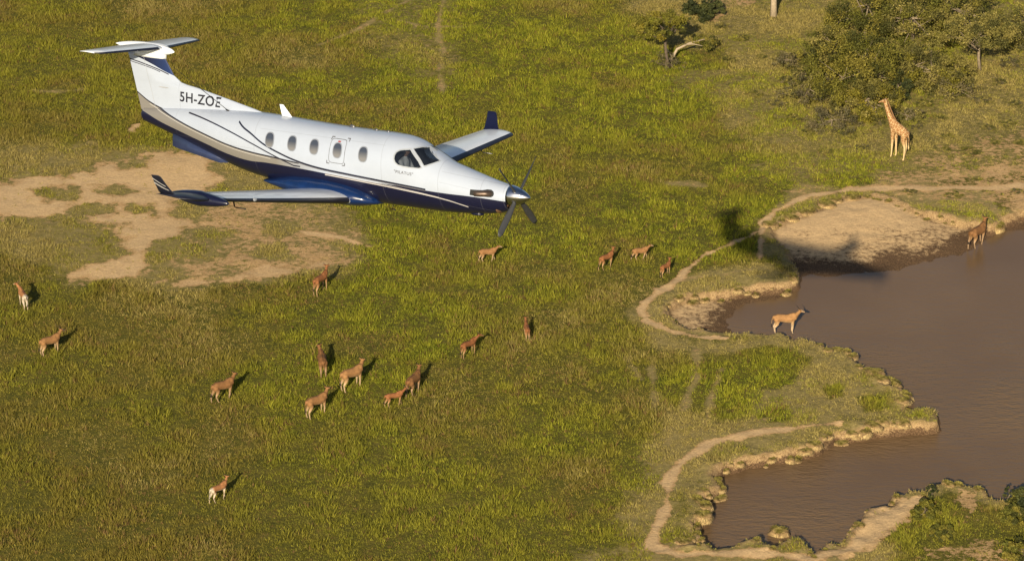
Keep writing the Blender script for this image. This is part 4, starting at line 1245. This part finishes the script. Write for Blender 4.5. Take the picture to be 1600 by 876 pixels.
def tree(name, foot, h, r, flat, palette, label, cat, group, lean=(0, 0), clumps=60, nper=110, size=.11, seed=1, trunk_r=.13, shape='dome', bark=None, limbs=7, bare_h=.45, gap=.0):
    rr = random.Random(seed)
    x, y = gp(*foot); z = float(height(np.array([x]), np.array([y]))[0])
    t = empty(name, (x, y, z - .05)); tag(t, label, cat, group)
    cen = []; rad = []; cols = []
    for i in range(clumps):
        a = rr.uniform(0, 2 * math.pi); q = math.sqrt(rr.random()) * r
        if shape == 'umbrella':
            zz_ = h - r * flat * (.35 * (q / r) ** 2 + rr.uniform(0, .55))
        elif shape == 'bush':
            zz_ = rr.uniform(.12, 1) ** .8 * h * math.sqrt(max(.05, 1 - (q / r) ** 2 * .85))
        else:
            zz_ = h - r * flat + r * flat * rr.uniform(-.8, .9) * math.sqrt(max(.05, 1 - (q / r) ** 2))
        if rr.random() < gap: continue
        cen.append((lean[0] + q * math.cos(a), lean[1] + q * math.sin(a), zz_)); rad.append(r * rr.uniform(.10, .24)); cols.append(rr.choice(palette))
    b = MB()
    top = (lean[0] * .6, lean[1] * .6, h * bare_h)
    mid = (top[0] * .4 + rr.uniform(-.15, .15), top[1] * .4, h * bare_h * .5)
    b.tube([(0, 0, -.2), mid, top], [trunk_r * 1.35, trunk_r * 1.05, trunk_r * .85], 9)
    tr = b.build('trunk', bark or BARK, t)
    for i in range(min(limbs, len(cen))):
        c = cen[int(i * len(cen) / limbs)]
        b = MB(); s_ = rr.uniform(.5, 1)
        p0 = [top[k] * s_ + mid[k] * (1 - s_) for k in range(3)]
        m1 = [(p0[k] + c[k]) / 2 + rr.uniform(-.2, .2) for k in range(3)]; m1[2] -= .1
        b.tube([p0, m1, c], [trunk_r * .6, trunk_r * .38, trunk_r * .14], 7)
        for j in range(3):
            c2 = cen[rr.randrange(len(cen))]
            if (Vector(c2) - Vector(c)).length < r * 1.1:
                b.tube([m1, [(m1[k] + c2[k]) / 2 for k in range(3)], c2], [trunk_r * .3, trunk_r * .2, trunk_r * .08], 6)
        b.build('branch', bark or BARK, tr)
    leaf_mesh('crown', cen, rad, nper, size, cols, t, .75, seed)
    return t
G1 = [(.060, .072, .014), (.085, .095, .018), (.115, .115, .024), (.045, .050, .014)]
G2 = [(.115, .110, .034), (.145, .130, .045), (.090, .090, .028), (.060, .062, .02)]
GYL = [(.170, .150, .020), (.210, .175, .022), (.120, .110, .020)]
GB = [(.135, .115, .055), (.165, .135, .065), (.09, .08, .04)]
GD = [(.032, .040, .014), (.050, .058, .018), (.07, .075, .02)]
TG = 'acacia thicket in the upper right corner'
DKB = simple('dark_bark', (.085, .062, .042), .9, 0, 0, .35, 6, .4)
G1 = [(.105, .105, .018), (.150, .138, .022), (.200, .170, .030), (.060, .062, .014)]
G2 = [(.200, .172, .044), (.245, .205, .056), (.155, .138, .034), (.090, .085, .024)]
tree('acacia_tree', (1350, 150), 5.2, 4.3, .50, G1, 'broad dark green acacia, largest crown of the thicket above the giraffe head', 'tree', TG, clumps=150, nper=190, size=.085, seed=3, lean=(-.7, .3), shape='bush', gap=.16)
tree('acacia_tree', (1290, 120), 4.2, 3.0, .55, G1 + G2, 'mid green acacia at the upper left side of the thicket', 'tree', TG, clumps=85, nper=150, size=.085, seed=4, shape='bush', gap=.18)
tree('thorn_bush', (1262, 160), 2.6, 2.3, .6, GB + G2, 'greyish half bare thorn bush at the lower left end of the thicket', 'bush', TG, clumps=60, nper=70, size=.075, seed=5, shape='bush', gap=.15, bare_h=.5)
tree('acacia_tree', (1352, 178), 2.9, 2.8, .5, GYL + G2, 'low yellow-green acacia just above the giraffe head', 'tree', TG, clumps=80, nper=140, size=.08, seed=6, shape='bush')
tree('thorn_bush', (1300, 200), 1.5, 2.3, .5, GB, 'thin brown scrub bush left of the giraffe head', 'bush', TG, clumps=46, nper=55, size=.07, seed=7, shape='bush', trunk_r=.05)
tree('acacia_tree', (1455, 135), 3.6, 3.3, .5, G2 + GYL[:1], 'pale olive acacia above and right of the giraffe', 'tree', TG, clumps=100, nper=130, size=.08, seed=8, shape='bush', gap=.18)
tree('thorn_bush', (1490, 150), 1.8, 2.2, .5, GB + G2, 'brownish thorn bush below the flat topped acacia', 'bush', TG, clumps=46, nper=60, size=.07, seed=18, shape='bush', trunk_r=.05)
tree('acacia_tree', (1532, 108), 4.1, 3.2, .30, G2, 'flat topped acacia with a bare pale trunk in the corner thicket', 'tree', TG, clumps=75, nper=140, size=.085, seed=9, shape='umbrella', trunk_r=.12, bare_h=.55, lean=(-.4, 0))
tree('acacia_tree', (1425, 62), 4.6, 3.8, .5, G2 + G1[:2], 'tall olive acacia cut by the top edge of the picture', 'tree', TG, clumps=110, nper=130, size=.085, seed=10, shape='bush', gap=.18)
tree('acacia_tree', (1510, 45), 4.0, 3.4, .5, G2 + G1, 'dark acacia behind the flat topped one at the top edge', 'tree', TG, clumps=80, size=.085, seed=11, shape='bush')
tree('acacia_tree', (1350, 60), 4.6, 3.6, .5, G1, 'dark green acacia behind the broad one, crown reaching above the picture', 'tree', TG, clumps=100, nper=140, size=.085, seed=12, shape='bush')
tree('acacia_tree', (1600, 62), 3.2, 2.9, .5, G2 + GB[:1], 'olive acacia cut by the right edge in the upper corner', 'tree', TG, clumps=60, size=.085, seed=13, shape='bush')
tree('thorn_bush', (1403, 152), 2.3, 1.1, .9, GD, 'narrow near black leaves in place of the giraffe shadow between the broad acacia and the pale olive one', 'bush', TG, clumps=34, nper=110, seed=14, shape='bush', trunk_r=.06)  # near black foliage added in this gap in place of the cast shadow
tree('thorn_bush', (1418, 190), 1.2, 1.6, .9, GB + G2, 'thin olive thorn bush right behind the giraffe neck', 'bush', TG, clumps=30, nper=60, size=.07, seed=15, shape='bush', trunk_r=.05)
tree('thorn_bush', (1235, 105), 1.6, 1.9, .9, GB + G2, 'thin brownish thorn bush standing left of the thicket', 'bush', TG, clumps=36, nper=60, size=.07, seed=16, shape='bush', trunk_r=.05)
leaner = tree('acacia_tree', (1046, 106), 4.6, 2.2, .5, GYL[:2] + G1 + [(.17, .165, .02)], 'dark trunked acacia with a forked pale dead limb at the top of the plain', 'tree', None, clumps=62, nper=170, size=.085, seed=21, lean=(-.7, .9), trunk_r=.12, bare_h=.60, bark=DKB, gap=.05)
tree('thorn_bush', (1042, 104), 1.2, 1.6, .5, GB, 'sparse twiggy bush at the foot of the leaning acacia', 'bush', None, clumps=22, nper=40, size=.06, seed=22, shape='bush', trunk_r=.04)
tree('pale_trunk_tree', (1209, 26), 5.2, 2.4, .5, G2 + G1, 'pale thick trunked tree cut by the top edge, only its trunk showing', 'tree', None, clumps=40, seed=23, trunk_r=.24, bark=DEADW, bare_h=.62, lean=(.2, .4))
tree('crown_shadow_bush', (1098, 26), 1.5, 1.8, .5, GD, 'very dark leaves in place of the leaning acacia crown shadow near the top edge', 'bush', None, clumps=50, nper=90, seed=24, shape='bush', lean=(.1, 0), gap=.1, bark=DKB)  # very dark foliage added where the acacia crown's shadow would lie
t = empty('dead_limb'); t.parent = leaner; t.location = Vector((*gp(1052, 92), .1)) - leaner.location
b = MB(); b.tube([(-.2, -.4, -.05), (.3, .0, .75), (1.3, .3, 1.15), (2.6, .5, 1.45)], [.13, .11, .08, .04], 9); b.build('limb', DEADW, t)
b = MB(); b.tube([(.9, .2, 1.05), (1.6, -.1, 1.25), (2.4, -.3, 1.15)], [.06, .045, .02], 7); b.build('twig', DEADW, t)
b = MB(); b.tube([(-.1, -.3, .1), (-.7, -.1, 1.0), (-.9, 0, 1.8)], [.09, .06, .02], 7); b.build('twig', DEADW, t)
rr = random.Random(5)
cs = [(2.6 + rr.uniform(-.8, .8), .45 + rr.uniform(-.5, .5), 1.2 + rr.uniform(-.35, .35)) for _ in range(16)]
leaf_mesh('leaf_cluster', cs, [rr.uniform(.25, .45) for _ in cs], 60, .08, [rr.choice(G1) for _ in cs], t, .6, 8)
# low scrub on the dry ground round the giraffe
SG = 'low scrub on the dry slope near the giraffe'
sp = [(1240, 190, .55, .8), (1262, 212, .45, .7), (1325, 215, .5, .9), (1345, 232, .35, .7), (1375, 195, .6, .7), (1445, 165, .6, .9), (1470, 185, .5, .8), (1500, 150, .6, .9), (1535, 160, .5, .9),
      (1560, 130, .6, .8), (1583, 165, .5, .8), (1480, 215, .35, .6), (1515, 238, .3, 1.1), (1478, 235, .3, .5), (1545, 200, .45, .7), (1575, 195, .5, .7), (1592, 225, .4, .6), (1555, 225, .3, .5),
      (1215, 165, .5, .9), (1225, 130, .6, .9), (1250, 110, .7, 1.0), (1180, 150, .35, .7), (1290, 240, .3, .7), (1430, 200, .4, .6), (1130, 45, .5, .8), (1160, 62, .45, .8), (1100, 60, .4, .7), (1190, 90, .3, .6),
      (1590, 300, .3, .6), (1420, 300, .25, .7), (1490, 305, .3, .8), (1000, 60, .5, 1.1), (1140, 95, .4, .9), (1580, 100, .8, 1.1), (1400, 185, .6, .6)]
PROTOS = []
for k in range(5):
    rr = random.Random(50 + k); cs = []; rs = []; cl_ = []
    for i in range(22):
        a = rr.uniform(0, 6.28); q = math.sqrt(rr.random()) * .85
        cs.append((q * math.cos(a), q * math.sin(a), rr.uniform(.1, 1) * .8 * math.sqrt(1 - q * q))); rs.append(rr.uniform(.14, .3)); cl_.append(rr.choice(GB + G2 if k % 2 else G2 + G1))
    o = leaf_mesh('scrub_bush', cs, rs, 55, .075, cl_, None, .8, 60 + k)
    PROTOS.append(o)
def scatter(protos, spots, name, label_fn, cat, group, zf=None):
    used = [False] * len(protos)
    for i, s_ in enumerate(spots):
        px, py, hh2, r2 = s_[:4]; k = (i * 7 + int(px)) % len(protos)
        if used[k]:
            o = protos[k].copy(); C.objects.link(o)
        else:
            o = protos[k]; used[k] = True
        x, y = gp(px, py); z = float(height(np.array([x]), np.array([y]))[0]) if zf is None else zf(x, y)
        o.location = (x, y, z - .03); o.rotation_euler = (0, 0, (px * 1.7) % 6.28); o.scale = (r2, r2, hh2)
        tag(o, label_fn(px, py, i), cat, group)
    for o, u in zip(protos, used):
        if not u: bpy.data.objects.remove(o)
def scrub_label_old(px, py, i):
    if px < 1150: return 'small olive scrub bush near the leaning acacia'
    if py < 120 and px < 1300: return 'small olive scrub bush between the pale trunk and the thicket'
    if py > 280: return 'small dry scrub bush on the sand above the beach'
    if px > 1420: return 'small dry scrub bush on the brown slope right of the giraffe'
    return 'small dry scrub bush on the slope left of the giraffe'
ORD = 'first second third fourth fifth sixth seventh eighth ninth tenth eleventh twelfth thirteenth fourteenth fifteenth sixteenth seventeenth eighteenth nineteenth twentieth'.split()
ORD += ['twenty-' + w_ for w_ in ORD[:9]] + ['thirtieth'] + ['thirty-' + w_ for w_ in ORD[:9]]
def ranked(items, key, lab):
    '''same label for several: number them from the left'''
    g_ = {}
    for i_, it in enumerate(items): g_.setdefault(lab[i_], []).append((key(it), i_))
    out = list(lab)
    for l_, L_ in g_.items():
        if len(L_) > 1:
            for k_, (_, i_) in enumerate(sorted(L_)): out[i_] = ORD[k_] + ' from the left: ' + l_
    return out
sl_ = ranked(sp, lambda q: q[0], [scrub_label_old(q[0], q[1], 0) for q in sp])
scatter(PROTOS, sp, 'scrub_bush', lambda px, py, i: sl_[i], 'bush', SG)
# bushes on the near bank at the lower right
BG = 'bushes on the near bank of the pond'
for i, (px, py, h_, r_, pal, lb) in enumerate([
    (1446, 806, 1.0, 1.0, G1 + GYL[:1], 'dark green bush leftmost on the near bank'),
    (1472, 836, .7, .8, G1, 'low green bush in front of the leftmost near bank bush'),
    (1584, 812, 1.0, 1.0, G1, 'large dark bush on the near bank at the right edge'),
    (1605, 790, 1.1, 1.1, GD + G1, 'near black bush at the waterline by the right edge'),
    (1600, 868, 1.0, 1.4, G1, 'green bush cut by the lower right corner')]):
    tree('bank_bush', (px, py), h_, r_, .6, pal, lb, 'bush', BG, clumps=46, nper=90, size=.085, seed=80 + i, shape='bush', trunk_r=.06, limbs=5)
for i, (px, py, h_) in enumerate([(1455, 776, .85), (1577, 784, 1.2), (1565, 778, .7)]):  # dark leaf clumps added in place of bush shadows on the water
    tree('shadow_clump', (px, py), h_, .45, .8, GD, ('small', 'tall', 'short')[i] + ' dark spiky leaf clump in place of a bush shadow on the water by the near bank' + (' beside the right edge' if i else ' at the tip'), 'shrub', BG, clumps=16, nper=60, size=.07, seed=95 + i, shape='bush', trunk_r=.035, limbs=4)
# tussocks: lumps of earth with hanging tan grass along the banks
TUS = attr_mat('tussock', rough=.85, transl=.15)
TP = []
for k in range(7):
    r = np.random.default_rng(200 + k); nu, nv = 18, 10; V = []; Cc = []
    for i in range(nv + 1):
        ph = math.pi * .62 * i / nv
        for j in range(nu):
            a = 2 * math.pi * j / nu
            q = .80 + .20 * math.sin(2 * a + k) + .14 * math.sin(5 * a + 2 * k + ph * 3) + .10 * math.sin(9 * a + k * 3) + r.uniform(-.07, .07)
            V.append((q * math.sin(ph) * math.cos(a), q * math.sin(ph) * math.sin(a), (.56 + .12 * math.sin(a * 2 + k)) * math.cos(ph) + r.uniform(-.05, .05)))
            e_ = sstep(.4, .9, math.sin(ph)); Cc.append((np.array([.17, .14, .04]) * (1 - e_) + np.array([.27, .18, .085]) * e_) * r.uniform(.6, 1.3))
    V = np.array(V); Cc = np.array(Cc) * r.uniform(.8, 1.2, (len(V), 1))
    Fc = []
    for i in range(nv):
        for j in range(nu):
            Fc.append([i * nu + j, (i + 1) * nu + j, (i + 1) * nu + (j + 1) % nu, i * nu + (j + 1) % nu])
    n = 950; a = r.uniform(0, 6.283, n); ph = r.uniform(.1, 1.9, n) * .95
    p = np.stack([np.sin(ph) * np.cos(a), np.sin(ph) * np.sin(a), .58 * np.cos(ph)], 1) * (.72 + .28 * np.sin(2 * a + k)[:, None] * .6 + r.uniform(0, .16, (n, 1)))
    dn = np.stack([np.cos(a) * .22, np.sin(a) * .22, np.where(ph > 1.0, -.34, .22) * r.uniform(.6, 1.3, n)], 1)
    sd = np.stack([-np.sin(a), np.cos(a), 0 * a], 1) * r.uniform(.018, .05, n)[:, None]
    Bv = np.stack([p - sd, p + sd, p + dn], 1).reshape(-1, 3)
    bc = np.where((ph < .9)[:, None], np.array([[.26, .22, .045]]), np.array([[.47, .345, .16]])) * r.uniform(.35, 1.35, (n, 1))
    b0 = len(V); V = np.concatenate([V, Bv]); Cc = np.concatenate([Cc, np.repeat(bc, 3, 0)])
    Fc += [[b0 + 3 * i, b0 + 3 * i + 1, b0 + 3 * i + 2] for i in range(n)]
    TP.append(mesh_np('grass_tussock', V, Fc, TUS, smooth=True, attrs={'Col': np.clip(Cc, 0, 1)}))
def along(P, step, closed=False):
    P = np.array(P, float); out = []; acc = 0
    for a, b_ in zip(P[:-1], P[1:]):
        L_ = np.linalg.norm(b_ - a); 
        while acc < L_:
            out.append(a + (b_ - a) * acc / L_); acc += step * random.uniform(.7, 1.35)
        acc -= L_
    return out
TS = []
def row(px, step, r0, r1, label, inset=.0, group='grass tussocks along the pond banks', hz=.9, prob=1.0):
    for q in along(gps(px), step):
        if random.random() > prob: continue
        r_ = random.uniform(r0 * .65, r1 * 1.15); TS.append((q[0] + random.uniform(-.25, .25), q[1] + inset + random.uniform(-.25, .3), r_, r_ * random.uniform(.6, 1.0) * hz, label, group))
row([(1207, 352), (1240, 338), (1280, 325), (1310, 312), (1340, 307), (1370, 307), (1400, 313), (1425, 328), (1450, 335), (1480, 338), (1500, 345)], .80, .35, .62, 'tan grass tussock on the crest above the beach')
row([(1060, 464), (1100, 458), (1140, 453), (1180, 447), (1215, 446), (1240, 440), (1244, 425)], .62, .28, .5, 'tan grass tussock on the bank above the dried bay')
row([(1045, 474), (1042, 492), (1062, 506)], .8, .2, .34, 'tan grass tussock at the rounded end of the dried bay')
row([(1184, 519), (1220, 521), (1240, 528), (1272, 532), (1290, 542)], .9, .2, .34, 'tan grass tussock on the peninsula edge near the standing eland')
row([(1296, 546), (1326, 544), (1336, 561), (1354, 579), (1374, 586), (1382, 600), (1409, 604), (1413, 622), (1417, 640)], .72, .34, .62, 'tan grass tussock on the stepped right edge of the peninsula')
row([(1419, 660), (1370, 664), (1305, 676), (1277, 693), (1228, 703), (1171, 713), (1118, 730)], .62, .3, .56, 'tan grass tussock on the south bank of the peninsula')
row([(1112, 742), (1127, 756), (1090, 772), (1104, 788), (1102, 804), (1082, 816), (1094, 838), (1060, 852)], .62, .32, .6, 'tan grass tussock at the left end of the lower water')
row([(1098, 850), (1151, 852), (1187, 842), (1208, 856), (1224, 848), (1248, 840), (1273, 866), (1297, 849), (1326, 838), (1350, 810), (1358, 793), (1395, 789), (1399, 771), (1439, 769)], .85, .22, .42, 'green grass tussock on the near bank at the bottom', -.25)
row([(1460, 753), (1484, 755), (1517, 760), (1541, 764)], 1.0, .28, .45, 'green grass tussock on the near bank tip', -.2)
def tus_obj(i, x, y, r_, h_, label, group, z=None):
    k = i % len(TP)
    if i < len(TP): o = TP[k]
    else: o = TP[k].copy(); C.objects.link(o)
    zz_ = float(height(np.array([x]), np.array([y]))[0])
    o.location = (x, y, (max(zz_, WATER_Z + .02) if z is None else z) - .10 * (z is None)); o.rotation_euler = (0, 0, random.uniform(0, 6.28)); o.scale = (r_, r_ * random.uniform(.8, 1.1), h_)
    tag(o, label, 'tussock', group)
    return o
tl_ = ranked(TS, lambda q: q[0] / math.hypot(q[1], CAM_H), [q[4] for q in TS])
TS = [q[:4] + (l_, q[5]) for q, l_ in zip(TS, tl_)]
for i, (x, y, r_, h_, lb, gr_) in enumerate(TS): tus_obj(i, x, y, r_, h_, lb, gr_)
x, y = gp(1217, 834, WATER_Z); o = tus_obj(len(TS), x, y, .62, .75, 'lone round grass tussock standing in the water off the near bank', None, WATER_Z)
x, y = gp(1440, 654, WATER_Z); o = tus_obj(len(TS) + 1, x, y, 1.15, .95, 'largest oval grass tussock at the tip of the peninsula in the water', None, WATER_Z); o.rotation_euler = (0, 0, 0); o.scale = (1.2, .75, .95)
x, y = gp(1393, 606, WATER_Z); o = tus_obj(len(TS) + 2, x, y, .8, 1.0, 'big round tan tussock on the right corner of the peninsula', None, WATER_Z)
for j, (px, py, r_, lb) in enumerate([(1560, 358, .62, 'pale earth tussock behind the wading eland, nearer the right edge'), (1535, 349, .75, 'pale earth tussock behind the wading eland, nearer the beach')]):
    x, y = gp(px, py, -.6); tus_obj(len(TS) + 3 + j, x, y, r_, .8, lb, None, -.65)
